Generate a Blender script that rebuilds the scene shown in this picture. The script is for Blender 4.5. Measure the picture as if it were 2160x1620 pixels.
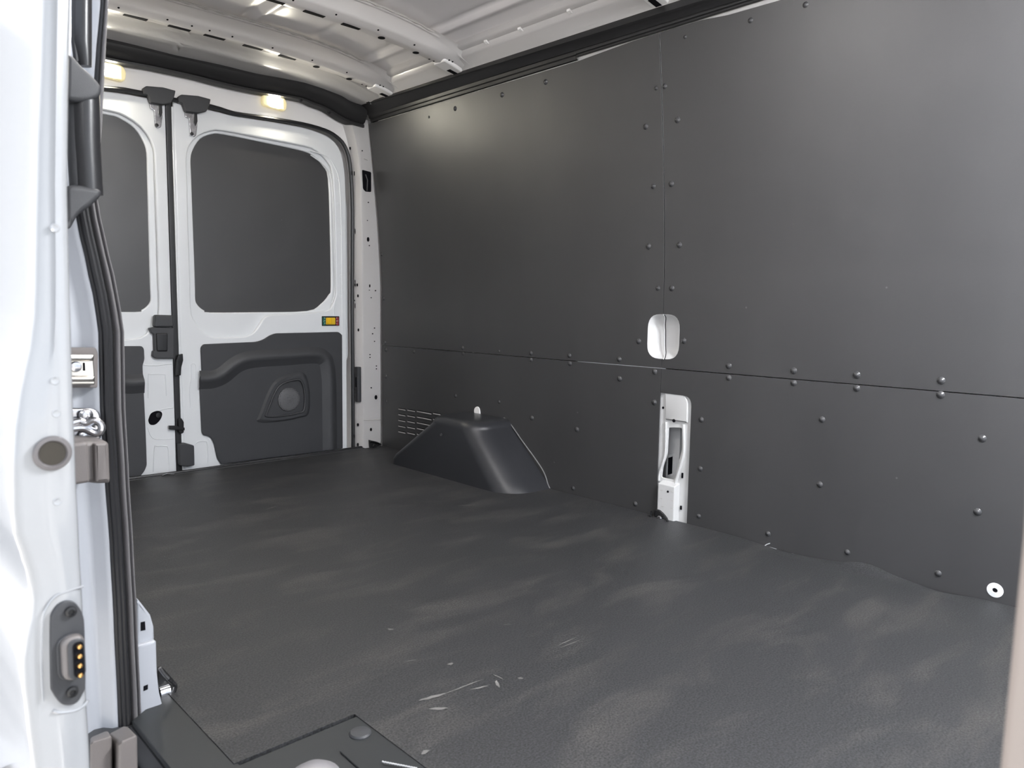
import bpy, bmesh, math, random
from mathutils import Vector, Matrix
random.seed(7)
for o in list(bpy.data.objects): bpy.data.objects.remove(o, do_unlink=True)
S = bpy.context.scene
COL = S.collection

# ------------------------------------------------------------------ camera, world, light, exposure
# X = across the van towards the driver's wall, Y = towards the rear doors, Z = up, cargo floor z = 0
YAW, PITCH, ROLL, FPX = 0.7585100, 0.1017003, 0.0145738, 1585.8337
CH = 0.66
CAM = Vector((0, 0, CH))
cf = Vector((math.sin(YAW)*math.cos(PITCH), math.cos(YAW)*math.cos(PITCH), -math.sin(PITCH)))
r0 = Vector((math.cos(YAW), -math.sin(YAW), 0)); u0 = r0.cross(cf)
cr = r0*math.cos(ROLL) + u0*math.sin(ROLL); cu = -r0*math.sin(ROLL) + u0*math.cos(ROLL)
cam = bpy.data.cameras.new('camera'); cam.sensor_fit = 'HORIZONTAL'; cam.sensor_width = 36
cam.lens = 36*FPX/2160; cam.clip_start = 0.02; cam.clip_end = 200
cam.dof.use_dof = True; cam.dof.focus_distance = 2.3; cam.dof.aperture_fstop = 9.0
co = bpy.data.objects.new('camera', cam); COL.objects.link(co)
m = Matrix.Identity(4)
for i in range(3):
    m[i][0] = cr[i]; m[i][1] = cu[i]; m[i][2] = -cf[i]; m[i][3] = CAM[i]
co.matrix_world = m
S.camera = co

w = bpy.data.worlds.new('sky'); S.world = w; w.use_nodes = True
bg = w.node_tree.nodes['Background']; bg.inputs[0].default_value = (0.80, 0.88, 1.0, 1); bg.inputs[1].default_value = .85
sun = bpy.data.lights.new('sun', 'SUN'); sun.energy = 8.0; sun.angle = 0.02; sun.color = (1, .95, .88)
so = bpy.data.objects.new('sun', sun); COL.objects.link(so)
so.rotation_euler = Vector((.35, -.45, -.82)).to_track_quat('-Z', 'Y').to_euler()
S.view_settings.view_transform = 'Standard'; S.view_settings.look = 'None'
S.view_settings.gamma = 1; S.view_settings.use_curve_mapping = False
S.view_settings.exposure = 1.3
S.cycles.use_denoising = True
S.cycles.max_bounces = 10; S.cycles.diffuse_bounces = 6

# ------------------------------------------------------------------ materials
def mat(name, col, rough=.5, metal=0., spec=.5, coat=0., noise=None, bump=None, emit=None, estr=1., bscale=400, sheen=0.):
    M = bpy.data.materials.new(name); M.use_nodes = True; N = M.node_tree.nodes; Lk = M.node_tree.links
    b = N['Principled BSDF']
    b.inputs['Base Color'].default_value = (*col, 1); b.inputs['Roughness'].default_value = rough
    b.inputs['Metallic'].default_value = metal; b.inputs['Specular IOR Level'].default_value = spec
    b.inputs['Coat Weight'].default_value = coat; b.inputs['Coat Roughness'].default_value = .08
    b.inputs['Sheen Weight'].default_value = sheen
    tc = N.new('ShaderNodeTexCoord')
    if noise:
        sc, amt = noise
        n = N.new('ShaderNodeTexNoise'); n.inputs['Scale'].default_value = sc; n.inputs['Detail'].default_value = 5
        Lk.new(tc.outputs['Object'], n.inputs['Vector'])
        r = N.new('ShaderNodeMapRange'); r.inputs[1].default_value = .3; r.inputs[2].default_value = .7
        r.inputs[3].default_value = 1-amt; r.inputs[4].default_value = 1+amt
        Lk.new(n.outputs['Fac'], r.inputs[0])
        mx = N.new('ShaderNodeVectorMath'); mx.operation = 'SCALE'; mx.inputs[0].default_value = col
        Lk.new(r.outputs[0], mx.inputs['Scale']); Lk.new(mx.outputs[0], b.inputs['Base Color'])
    if bump:
        n = N.new('ShaderNodeTexNoise'); n.inputs['Scale'].default_value = bscale; n.inputs['Detail'].default_value = 3
        Lk.new(tc.outputs['Object'], n.inputs['Vector'])
        bp = N.new('ShaderNodeBump'); bp.inputs['Strength'].default_value = bump; bp.inputs['Distance'].default_value = .001
        Lk.new(n.outputs['Fac'], bp.inputs['Height']); Lk.new(bp.outputs[0], b.inputs['Normal'])
    if emit:
        b.inputs['Emission Color'].default_value = (*emit, 1); b.inputs['Emission Strength'].default_value = estr
    return M
WHITE = mat('white_paint', (.88, .865, .86), .28, coat=.5, bump=.03, bscale=60)
WHITE2 = mat('white_door_paint', (.78, .80, .82), .3, coat=.4, bump=.02, bscale=50)
POSTW = mat('wall_post_paint', (.60, .60, .60), .35, coat=.3)
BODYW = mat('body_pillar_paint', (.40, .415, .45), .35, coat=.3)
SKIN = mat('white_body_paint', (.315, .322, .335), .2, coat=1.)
ROOFW = mat('roof_paint', (.76, .735, .735), .3, coat=.3, noise=(3, .05), bump=.03, bscale=40)
HARD = None
PLAS = mat('black_moulded_plastic', (.042, .043, .047), .5, bump=.25, bscale=900, noise=(6, .06))
ARCHP = mat('black_arch_plastic', (.026, .027, .031), .34, bump=.15, bscale=900)
TRIMB = mat('black_soft_trim', (.055, .054, .056), .36, bump=.1, bscale=700)
DARKP = mat('black_glossy_plastic', (.02, .02, .022), .3)
GREYP = mat('taupe_plastic', (.15, .135, .13), .5, bump=.2, bscale=600)
RUB = mat('black_rubber', (.014, .014, .016), .42)
VELV = mat('grey_flocked_trim', (.10, .095, .10), .55, bump=.2, bscale=1200, sheen=.3)
HOLE = mat('dark_cavity', (.006, .006, .008), .9, spec=.1)
STEEL = mat('stainless_steel', (.62, .59, .54), .25, metal=1., noise=(20, .1))
CHROME = mat('zinc_plated_steel', (.55, .55, .57), .18, metal=1., noise=(60, .35))
BLKMET = mat('black_metal', (.015, .015, .016), .25)
GOLD = mat('gold_contact', (.85, .50, .18), .3, metal=1.)
RIVM = mat('black_plastic_rivet', (.05, .05, .053), .25)
MATP = mat('smooth_rubber_panel', (.022, .024, .026), .5, bump=.08, bscale=500, noise=(4, .05))
YEL = mat('yellow_switch', (.75, .48, .02), .4)
YEL2 = mat('yellow_rocker', (.85, .50, .01), .35)
GREEN = mat('green_print', (.02, .14, .10), .5)
RED = mat('red_print', (.28, .03, .04), .5)
PRINT = mat('pale_print', (.55, .6, .55), .5)
LENS = mat('lamp_lens', (.85, .78, .5), .2, emit=(1, .82, .40), estr=.16)
LED = mat('lamp_led', (1, 1, .9), .3, emit=(1, .96, .82), estr=30.)
FILL_BOW = mat('bow_fill_glow', (1, 1, 1), .3, emit=(1, .97, .95), estr=27.)  # glow of the added strip that lifts the rear end
FILL_FRONT = mat('front_fill_glow', (1, 1, 1), .3, emit=(.96, .98, 1), estr=100.)  # glow of the added strip that brightens the right-hand wall
SEAL = mat('seam_sealer', (.52, .50, .48), .5, bump=.3, bscale=200)
GRND = mat('concrete_ground', (.30, .295, .285), .9, noise=(2, .15))
SCUFF = mat('pale_scuff', (.15, .145, .14), .7)
SPKR = None

def hardboard():
    M = bpy.data.materials.new('dark_hardboard'); M.use_nodes = True; N = M.node_tree.nodes; L = M.node_tree.links
    b = N['Principled BSDF']; b.inputs['Roughness'].default_value = .42; b.inputs['Specular IOR Level'].default_value = .7
    tc = N.new('ShaderNodeTexCoord')
    mp = N.new('ShaderNodeMapping'); mp.inputs['Scale'].default_value = (1, 1, .35); L.new(tc.outputs['Object'], mp.inputs[0])
    n = N.new('ShaderNodeTexNoise'); n.inputs['Scale'].default_value = 2.5; n.inputs['Detail'].default_value = 8; L.new(mp.outputs[0], n.inputs['Vector'])
    cr_ = N.new('ShaderNodeValToRGB'); cr_.color_ramp.elements[0].position = .3; cr_.color_ramp.elements[0].color = (.036, .0355, .0373, 1)
    cr_.color_ramp.elements[1].position = .72; cr_.color_ramp.elements[1].color = (.046, .0452, .047, 1)
    L.new(n.outputs['Fac'], cr_.inputs[0])
    # sparse pale dust specks
    v = N.new('ShaderNodeTexVoronoi'); v.inputs['Scale'].default_value = 9; L.new(tc.outputs['Object'], v.inputs['Vector'])
    lt = N.new('ShaderNodeMapRange'); lt.inputs[1].default_value = .03; lt.inputs[2].default_value = .02; lt.inputs[3].default_value = 0; lt.inputs[4].default_value = 1
    L.new(v.outputs['Distance'], lt.inputs[0])
    sp = N.new('ShaderNodeSeparateColor'); L.new(v.outputs['Color'], sp.inputs[0])
    g = N.new('ShaderNodeMath'); g.operation = 'GREATER_THAN'; g.inputs[1].default_value = .6; L.new(sp.outputs[0], g.inputs[0])
    mu = N.new('ShaderNodeMath'); mu.operation = 'MULTIPLY'; L.new(g.outputs[0], mu.inputs[0]); L.new(lt.outputs[0], mu.inputs[1])
    mu2 = N.new('ShaderNodeMath'); mu2.operation = 'MULTIPLY'; mu2.inputs[1].default_value = .35; L.new(mu.outputs[0], mu2.inputs[0])
    mx = N.new('ShaderNodeMix'); mx.data_type = 'RGBA'; L.new(mu2.outputs[0], mx.inputs['Factor']); L.new(cr_.outputs[0], mx.inputs['A']); mx.inputs['B'].default_value = (.2, .2, .2, 1)
    L.new(mx.outputs['Result'], b.inputs['Base Color'])
    n2 = N.new('ShaderNodeTexNoise'); n2.inputs['Scale'].default_value = 700; n2.inputs['Detail'].default_value = 2; L.new(tc.outputs['Object'], n2.inputs['Vector'])
    n3 = N.new('ShaderNodeTexNoise'); n3.inputs['Scale'].default_value = 5; n3.inputs['Detail'].default_value = 1; L.new(tc.outputs['Object'], n3.inputs['Vector'])
    bp = N.new('ShaderNodeBump'); bp.inputs['Strength'].default_value = .12; bp.inputs['Distance'].default_value = .001; L.new(n2.outputs['Fac'], bp.inputs['Height'])
    bp2 = N.new('ShaderNodeBump'); bp2.inputs['Strength'].default_value = .25; bp2.inputs['Distance'].default_value = .01; L.new(n3.outputs['Fac'], bp2.inputs['Height'])
    L.new(bp.outputs[0], bp2.inputs['Normal']); L.new(bp2.outputs[0], b.inputs['Normal'])
    return M
HARD = hardboard()

def linermat():
    M = bpy.data.materials.new('textured_rubber_liner'); M.use_nodes = True; N = M.node_tree.nodes; L = M.node_tree.links
    b = N['Principled BSDF']; b.inputs['Roughness'].default_value = .5; b.inputs['Specular IOR Level'].default_value = .5
    tc = N.new('ShaderNodeTexCoord')
    g = N.new('ShaderNodeTexNoise'); g.inputs['Scale'].default_value = 290; g.inputs['Detail'].default_value = 3; g.inputs['Roughness'].default_value = .7
    L.new(tc.outputs['Object'], g.inputs['Vector'])
    gr = N.new('ShaderNodeMapRange'); gr.inputs[1].default_value = .38; gr.inputs[2].default_value = .66; gr.inputs[3].default_value = .40; gr.inputs[4].default_value = 1.95
    L.new(g.outputs['Fac'], gr.inputs[0])
    # dusty smears, stretched across the van
    mp = N.new('ShaderNodeMapping'); mp.inputs['Scale'].default_value = (1.3, 4.0, 1); mp.inputs['Rotation'].default_value = (0, 0, .35); L.new(tc.outputs['Object'], mp.inputs[0])
    s = N.new('ShaderNodeTexNoise'); s.inputs['Scale'].default_value = 2.6; s.inputs['Detail'].default_value = 7; s.inputs['Roughness'].default_value = .6; s.inputs['Distortion'].default_value = .6
    L.new(mp.outputs[0], s.inputs['Vector'])
    sr = N.new('ShaderNodeMapRange'); sr.inputs[1].default_value = .50; sr.inputs[2].default_value = .78; sr.inputs[3].default_value = 0; sr.inputs[4].default_value = 1
    L.new(s.outputs['Fac'], sr.inputs[0])
    mx = N.new('ShaderNodeMix'); mx.data_type = 'RGBA'; L.new(sr.outputs[0], mx.inputs['Factor'])
    mx.inputs['A'].default_value = (.027, .0275, .0295, 1); mx.inputs['B'].default_value = (.058, .055, .053, 1)
    sc = N.new('ShaderNodeVectorMath'); sc.operation = 'SCALE'; L.new(mx.outputs['Result'], sc.inputs[0]); L.new(gr.outputs[0], sc.inputs['Scale'])
    L.new(sc.outputs[0], b.inputs['Base Color'])
    bp = N.new('ShaderNodeBump'); bp.inputs['Strength'].default_value = .6; bp.inputs['Distance'].default_value = .0015; L.new(g.outputs['Fac'], bp.inputs['Height'])
    L.new(bp.outputs[0], b.inputs['Normal'])
    return M
LINER = linermat()
def grillemat():
    M = bpy.data.materials.new('speaker_mesh'); M.use_nodes = True; N = M.node_tree.nodes; L = M.node_tree.links
    b = N['Principled BSDF']; b.inputs['Roughness'].default_value = .5
    tc = N.new('ShaderNodeTexCoord'); v = N.new('ShaderNodeTexVoronoi'); v.inputs['Scale'].default_value = 150; v.inputs['Randomness'].default_value = .15
    L.new(tc.outputs['Object'], v.inputs['Vector'])
    r = N.new('ShaderNodeValToRGB'); r.color_ramp.elements[0].position = .3; r.color_ramp.elements[0].color = (.02, .02, .02, 1); r.color_ramp.elements[1].position = .45; r.color_ramp.elements[1].color = (.11, .11, .115, 1)
    L.new(v.outputs['Distance'], r.inputs[0]); L.new(r.outputs[0], b.inputs['Base Color'])
    return M
SPKR = grillemat()

# ------------------------------------------------------------------ helpers
AX = {'X': 0, 'Y': 1, 'Z': 2}
def at(u, v, ax, val):
    """point where the sight line through a photo pixel meets the plane ax = val"""
    d = cf + cr*((u-1080)/FPX) - cu*((v-810)/FPX)
    i = AX[ax]
    return CAM + d*((val-CAM[i])/d[i])
def rearp(pts, Y): return [(lambda p: (p.x, p.z))(at(u, v, 'Y', Y)) for u, v in pts]
def wallp(pts, X=1.97): return [(lambda p: (p.y, p.z))(at(u, v, 'X', X)) for u, v in pts]

def tag(o, label=None, cat=None, group=None, kind=None):
    if label: o['label'] = label
    if cat: o['category'] = cat
    if group: o['group'] = group
    if kind: o['kind'] = kind
    return o
def link(name, me, M, parent=None, ang=35, smooth=True):
    me.materials.clear(); me.materials.append(M)
    if smooth:
        b = bmesh.new(); b.from_mesh(me)
        for f in b.faces: f.smooth = True
        for e in b.edges:
            e.smooth = not (len(e.link_faces) != 2 or e.calc_face_angle(0) > math.radians(ang))
        b.to_mesh(me); b.free()
    o = bpy.data.objects.new(name, me); COL.objects.link(o)
    if smooth and len(me.polygons) < 6000:
        wn = o.modifiers.new('weighted_normals', 'WEIGHTED_NORMAL'); wn.keep_sharp = True
    if parent: o.parent = parent; o.matrix_parent_inverse = parent.matrix_world.inverted()
    return o
def fromb(name, b, M, parent=None, ang=35):
    bmesh.ops.recalc_face_normals(b, faces=b.faces)
    me = bpy.data.meshes.new(name); b.to_mesh(me); b.free(); return link(name, me, M, parent, ang)
def empty(name, loc):
    o = bpy.data.objects.new(name, None); o.empty_display_size = .05; o.location = loc; COL.objects.link(o)
    o.matrix_world = Matrix.Translation(Vector(loc)); return o
def setpar(o, p):
    o.parent = p; o.matrix_parent_inverse = Matrix.Translation(p.location).inverted()
    return o

def smooth_loop(pts, n=4, closed=True):
    out = []; N_ = len(pts)
    rng = range(N_) if closed else range(N_-1)
    for i in rng:
        if closed: p0, p1, p2, p3 = pts[i-1], pts[i], pts[(i+1) % N_], pts[(i+2) % N_]
        else: p0, p1, p2, p3 = pts[max(i-1, 0)], pts[i], pts[i+1], pts[min(i+2, N_-1)]
        for k in range(n):
            t = k/n
            out.append(tuple(.5*((2*b)+(-a+c)*t+(2*a-5*b+4*c-d)*t*t+(-a+3*b-3*c+d)*t**3) for a, b, c, d in zip(p0, p1, p2, p3)))
    if not closed: out.append(tuple(pts[-1]))
    return out
def rnd(pts, r, n=5):
    """round the corners of a polygon; r a number or one per corner"""
    out = []; N_ = len(pts)
    for i in range(N_):
        p = Vector(pts[i]); a = Vector(pts[i-1]); c = Vector(pts[(i+1) % N_])
        rr = r[i] if isinstance(r, (list, tuple)) else r
        if rr <= 0: out.append(tuple(p)); continue
        da = (a-p); dc = (c-p); k = min(rr, da.length*.49, dc.length*.49)
        A = p+da.normalized()*k; B = p+dc.normalized()*k
        for j in range(n+1):
            t = j/n; q = A*(1-t)**2 + p*2*t*(1-t) + B*t*t; out.append(tuple(q))
    return out
def rect(x0, z0, x1, z1, r=0, n=5):
    return rnd([(x0, z0), (x1, z0), (x1, z1), (x0, z1)], r, n) if r else [(x0, z0), (x1, z0), (x1, z1), (x0, z1)]
def circ(x, z, r, n=20, rz=None): return [(x+r*math.cos(2*math.pi*i/n), z+(rz or r)*math.sin(2*math.pi*i/n)) for i in range(n)]

def platemesh(outer, holes, th, bev, bres=2):
    cu_ = bpy.data.curves.new('tmp', 'CURVE'); cu_.dimensions = '2D'; cu_.fill_mode = 'BOTH'
    for lp in [outer]+list(holes):
        sp = cu_.splines.new('POLY'); sp.points.add(len(lp)-1)
        for i, p in enumerate(lp): sp.points[i].co = (p[0], p[1], 0, 1)
        sp.use_cyclic_u = True
    cu_.extrude = max(th/2-bev, 1e-5); cu_.bevel_depth = bev; cu_.bevel_resolution = bres; cu_.offset = -bev if bev else 0
    o = bpy.data.objects.new('tmp', cu_); COL.objects.link(o)
    dg = bpy.context.evaluated_depsgraph_get(); dg.update()
    me = bpy.data.meshes.new_from_object(o.evaluated_get(dg), depsgraph=dg)
    bpy.data.objects.remove(o, do_unlink=True); bpy.data.curves.remove(cu_)
    return me
def plate(name, plane, val, outer, holes=(), th=.01, bev=.0, M=None, parent=None, bend=None, zcuts=(), front=0., ang=35):
    """flat or bent sheet. plane 'R': rear (points X,Z; front face at Y=val), 'W': wall (points Y,Z; front at X=val), 'F': floor (X,Y; top at Z=val), 'L': faces +X"""
    if plane == 'W': outer = [(-a, b) for a, b in outer]; holes = [[(-a, b) for a, b in h] for h in holes]
    me = platemesh(outer, holes, th, bev)
    b = bmesh.new(); b.from_mesh(me)
    bmesh.ops.remove_doubles(b, verts=b.verts, dist=1e-6)
    for zc in zcuts:
        bmesh.ops.bisect_plane(b, geom=b.verts[:]+b.edges[:]+b.faces[:], plane_co=(0, zc, 0), plane_no=(0, 1, 0))
    for v in b.verts:
        a, z, c = v.co; c -= th/2
        if plane == 'R': p = Vector((a, val-c, z))
        elif plane == 'W': p = Vector((val-c, -a, z))
        elif plane == 'F': p = Vector((a, z, val+c))
        elif plane == 'C': p = Vector((a, z, val-c))
        if bend: p = bend(p)
        v.co = p
    if plane == 'C': bmesh.ops.reverse_faces(b, faces=b.faces)
    b.to_mesh(me); b.free(); me.name = name
    return link(name, me, M, parent, ang)

def box(name, lo, hi, M, parent=None, bev=.0, seg=2, b=None, rot=None):
    own = b is None
    if own: b = bmesh.new()
    vs = bmesh.ops.create_cube(b, size=1)['verts']
    c = (Vector(lo)+Vector(hi))/2; d = Vector(hi)-Vector(lo)
    for v in vs: v.co = Vector((v.co.x*d.x, v.co.y*d.y, v.co.z*d.z))
    if bev:
        es = list({e for v in vs for e in v.link_edges})
        r = bmesh.ops.bevel(b, geom=es, offset=bev, segments=seg, affect='EDGES', profile=.5)
        vs = list({v for f in r['faces'] for v in f.verts} | {v for v in vs if v.is_valid})
    for v in vs:
        if rot: v.co = rot @ v.co
        v.co += c
    if own: return fromb(name, b, M, parent)
def hull(name, pts, M, parent=None, bev=.0, seg=3, ang=35):
    b = bmesh.new(); vs = [b.verts.new(p) for p in pts]
    r = bmesh.ops.convex_hull(b, input=vs)
    bmesh.ops.dissolve_limit(b, angle_limit=.03, verts=b.verts[:], edges=b.edges[:])
    if bev: bmesh.ops.bevel(b, geom=b.edges[:], offset=bev, segments=seg, affect='EDGES', profile=.5)
    return fromb(name, b, M, parent, ang)
def tube(name, pts, r, M, parent=None, seg=10, b=None, flat=None):
    own = b is None
    if own: b = bmesh.new()
    P = [Vector(p) for p in pts]; rings = []
    up = Vector((0, 0, 1)); prev = None
    for i, p in enumerate(P):
        t = (P[min(i+1, len(P)-1)]-P[max(i-1, 0)]).normalized()
        if prev is None:
            a = t.cross(up)
            if a.length < .2: a = t.cross(Vector((0, 1, 0)))
            a.normalize()
        else: a = (prev-t*prev.dot(t)).normalized()
        prev = a; c = t.cross(a)
        rr = r[i] if isinstance(r, (list, tuple)) else r
        rings.append([b.verts.new(p+a*rr*math.cos(2*math.pi*k/seg)*(1 if flat is None else flat)+c*rr*math.sin(2*math.pi*k/seg)) for k in range(seg)])
    for A, B in zip(rings, rings[1:]):
        for k in range(seg): b.faces.new((A[k], A[(k+1) % seg], B[(k+1) % seg], B[k]))
    b.faces.new(rings[0]); b.faces.new(rings[-1][::-1])
    if own: return fromb(name, b, M, parent)
def loft(name, rows, M, parent=None, closed=False, cap=False, thick=0, ang=35, flip=False):
    """rows: list of equally long lists of points"""
    b = bmesh.new(); V = [[b.verts.new(p) for p in r] for r in rows]
    n = len(rows[0])
    for A, B in zip(V, V[1:]):
        for k in range(n if closed else n-1):
            q = (A[k], A[(k+1) % n], B[(k+1) % n], B[k]); b.faces.new(q[::-1] if flip else q)
    if cap and closed: b.faces.new(V[0]); b.faces.new(V[-1][::-1])
    if thick:
        bmesh.ops.solidify(b, geom=b.faces[:], thickness=thick)
        return fromb(name, b, M, parent, ang)
    if closed: return fromb(name, b, M, parent, ang)
    me = bpy.data.meshes.new(name); b.to_mesh(me); b.free(); return link(name, me, M, parent, ang)
def lathe(b, prof, base, axis, seg=12):
    """prof: (radius, height) list from rim to centre"""
    ax = Vector(axis).normalized(); a = ax.orthogonal().normalized(); c = ax.cross(a); rings = []
    base = Vector(base)
    for r, h in prof:
        if r < 1e-6: rings.append([b.verts.new(base+ax*h)])
        else: rings.append([b.verts.new(base+ax*h+a*r*math.cos(2*math.pi*k/seg)+c*r*math.sin(2*math.pi*k/seg)) for k in range(seg)])
    for A, B in zip(rings, rings[1:]):
        for k in range(seg):
            k2 = (k+1) % seg
            if len(B) == 1: b.faces.new((A[k], A[k2], B[0]))
            elif len(A) == 1: b.faces.new((A[0], B[k2], B[k]))
            else: b.faces.new((A[k], A[k2], B[k2], B[k]))
def disc(name, prof, base, axis, M, parent=None, seg=20):
    b = bmesh.new(); lathe(b, prof, base, axis, seg); return fromb(name, b, M, parent)

def lean(z):
    """how far the upper side wall leans inwards"""
    t = max(0, (z-.72)/(1.465-.72)); return .066*t**1.5
XW = 1.97; YR = 3.03; YS = 1.395; ZJ = .475; XM = 1.06

# ------------------------------------------------------------------ the setting
b = bmesh.new(); vs = [b.verts.new(p) for p in ((-14, -14, -.74), (14, -14, -.74), (14, 14, -.74), (-14, 14, -.74))]; b.faces.new(vs)
g = fromb('ground', b, GRND); g['kind'] = 'structure'
# cargo floor: structural slab with step well notch at the side door
def floor_shape(x0, y0): return
slab = plate('floor', 'F', -.012, [(.10, 1.235), (.345, 1.235), (.345, -.9), (2.04, -.9), (2.04, 3.03), (.10, 3.03)], th=.05, M=PLAS)
slab['kind'] = 'structure'
# driver's side body shell behind the lining
def rw(X, Y0, Y1, zs):
    return [[(X(z), Y, z) for z in zs] for Y in (Y1, Y0)]
zs = [-.03+i*.05 for i in range(32)]
def slabwall(name, X, th, Y0, Y1, zs):
    return loft(name, [[(X(z), Y, z) for z in zs]+[(X(z)+th, Y, z) for z in reversed(zs)] for Y in (Y1, (Y0+Y1)/2, Y0)], WHITE, closed=True, cap=True)
shell = slabwall('wall_right', lambda z: 2.06-lean(z)*.9-(.055 if z > 1.40 else 0), .02, -.9, 3.05, zs); shell['kind'] = 'structure'
# passenger side body wall behind the door opening
pw = slabwall('wall_left', lambda z: .20+lean(z)*.8, -.03, 1.30, 3.05, zs); pw['kind'] = 'structure'
pw2 = slabwall('wall_left_front', lambda z: .16+lean(z)*.8, -.03, -.9, -.10, zs); pw2['kind'] = 'structure'
# header above the side door opening
hd = box('trim_1', (.13, -.1, 1.33), (.24, 1.30, 1.52), WHITE, bev=.02); hd['kind'] = 'structure'
# rocker panel and stepwell floor
stw = box('trim_2', (.06, -.1, -.27), (.345, 1.235, -.24), MATP); stw['kind'] = 'structure'
rk = box('trim_3', (.03, -.1, -.40), (.07, 1.235, -.22), WHITE, bev=.01); rk['kind'] = 'structure'
sr = box('trim_4', (.335, -.1, -.27), (.345, 1.235, -.062), MATP); sr['kind'] = 'structure'

# roof skin with embossed ribs running front to back
def roofz(x): return 1.652-.09*(abs(x-XM)/.8)**4
def skinz(x, y):
    z = roofz(x)+.006
    d = abs(x-XM)
    for c, wd, h in ((.13, .016, .006), (.17, .016, -.006), (.40, .014, .006), (.64, .012, -.009), (.615, .012, .005), (.73, .012, -.006)):
        z += h*math.exp(-((d-c)/wd)**2)
    return z
xs = [.25+i*(1.63/150) for i in range(151)]; ys = [-.9+i*.1 for i in range(39)]
roof = loft('ceiling', [[(x, y, skinz(x, y)) for x in xs] for y in ys], ROOFW, thick=0, ang=80)
roof['kind'] = 'structure'
# outer body skins (seen from outside only) and the cab bulkhead
for n_, lo_b, hi_b in (('wall_back_skin', (0, 3.10, -.4), (2.12, 3.12, 1.80)), ('wall_right_skin', (2.10, -.95, -.4), (2.12, 3.12, 1.80)), ('ceiling_skin', (.0, -.95, 1.76), (2.12, 3.12, 1.80)),
                       ('wall_left_skin', (.03, 1.33, -.4), (.05, 3.12, 1.80)), ('wall_left_skin_front', (.03, -.95, -.4), (.05, -.10, 1.80)), ('wall_left_header', (.03, -.10, 1.50), (.05, 1.33, 1.80))):
    o_ = box(n_, lo_b, hi_b, WHITE); o_['kind'] = 'structure'
rt_ = loft('ceiling_outer', [[(x, y, roofz(x)+.09) for x in [.1+i*.1 for i in range(20)]] for y in (-.9, 3.06)], WHITE, thick=.01); rt_['kind'] = 'structure'
# cant rail (white strip between the roof skin and the black rail trim)
def strip(y, side=1):
    pr = [(1.745, 1.617), (1.765, 1.607), (1.778, 1.590), (1.785, 1.584), (1.800, 1.580), (1.806, 1.566), (1.812, 1.560), (1.842, 1.545), (1.858, 1.527), (1.878, 1.508), (1.93, 1.49), (1.945, 1.43)]
    return [(XM+side*(x-XM), y, z) for x, z in pr]
cr1 = loft('trim_5', [strip(y) for y in (-.9, 1, 2.9, 3.03)], WHITE, thick=.003); cr1['kind'] = 'structure'
cr2 = loft('trim_6', [strip(y, -1) for y in (-.9, 1, 2.9, 3.03)], WHITE, thick=.003); cr2['kind'] = 'structure'

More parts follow.
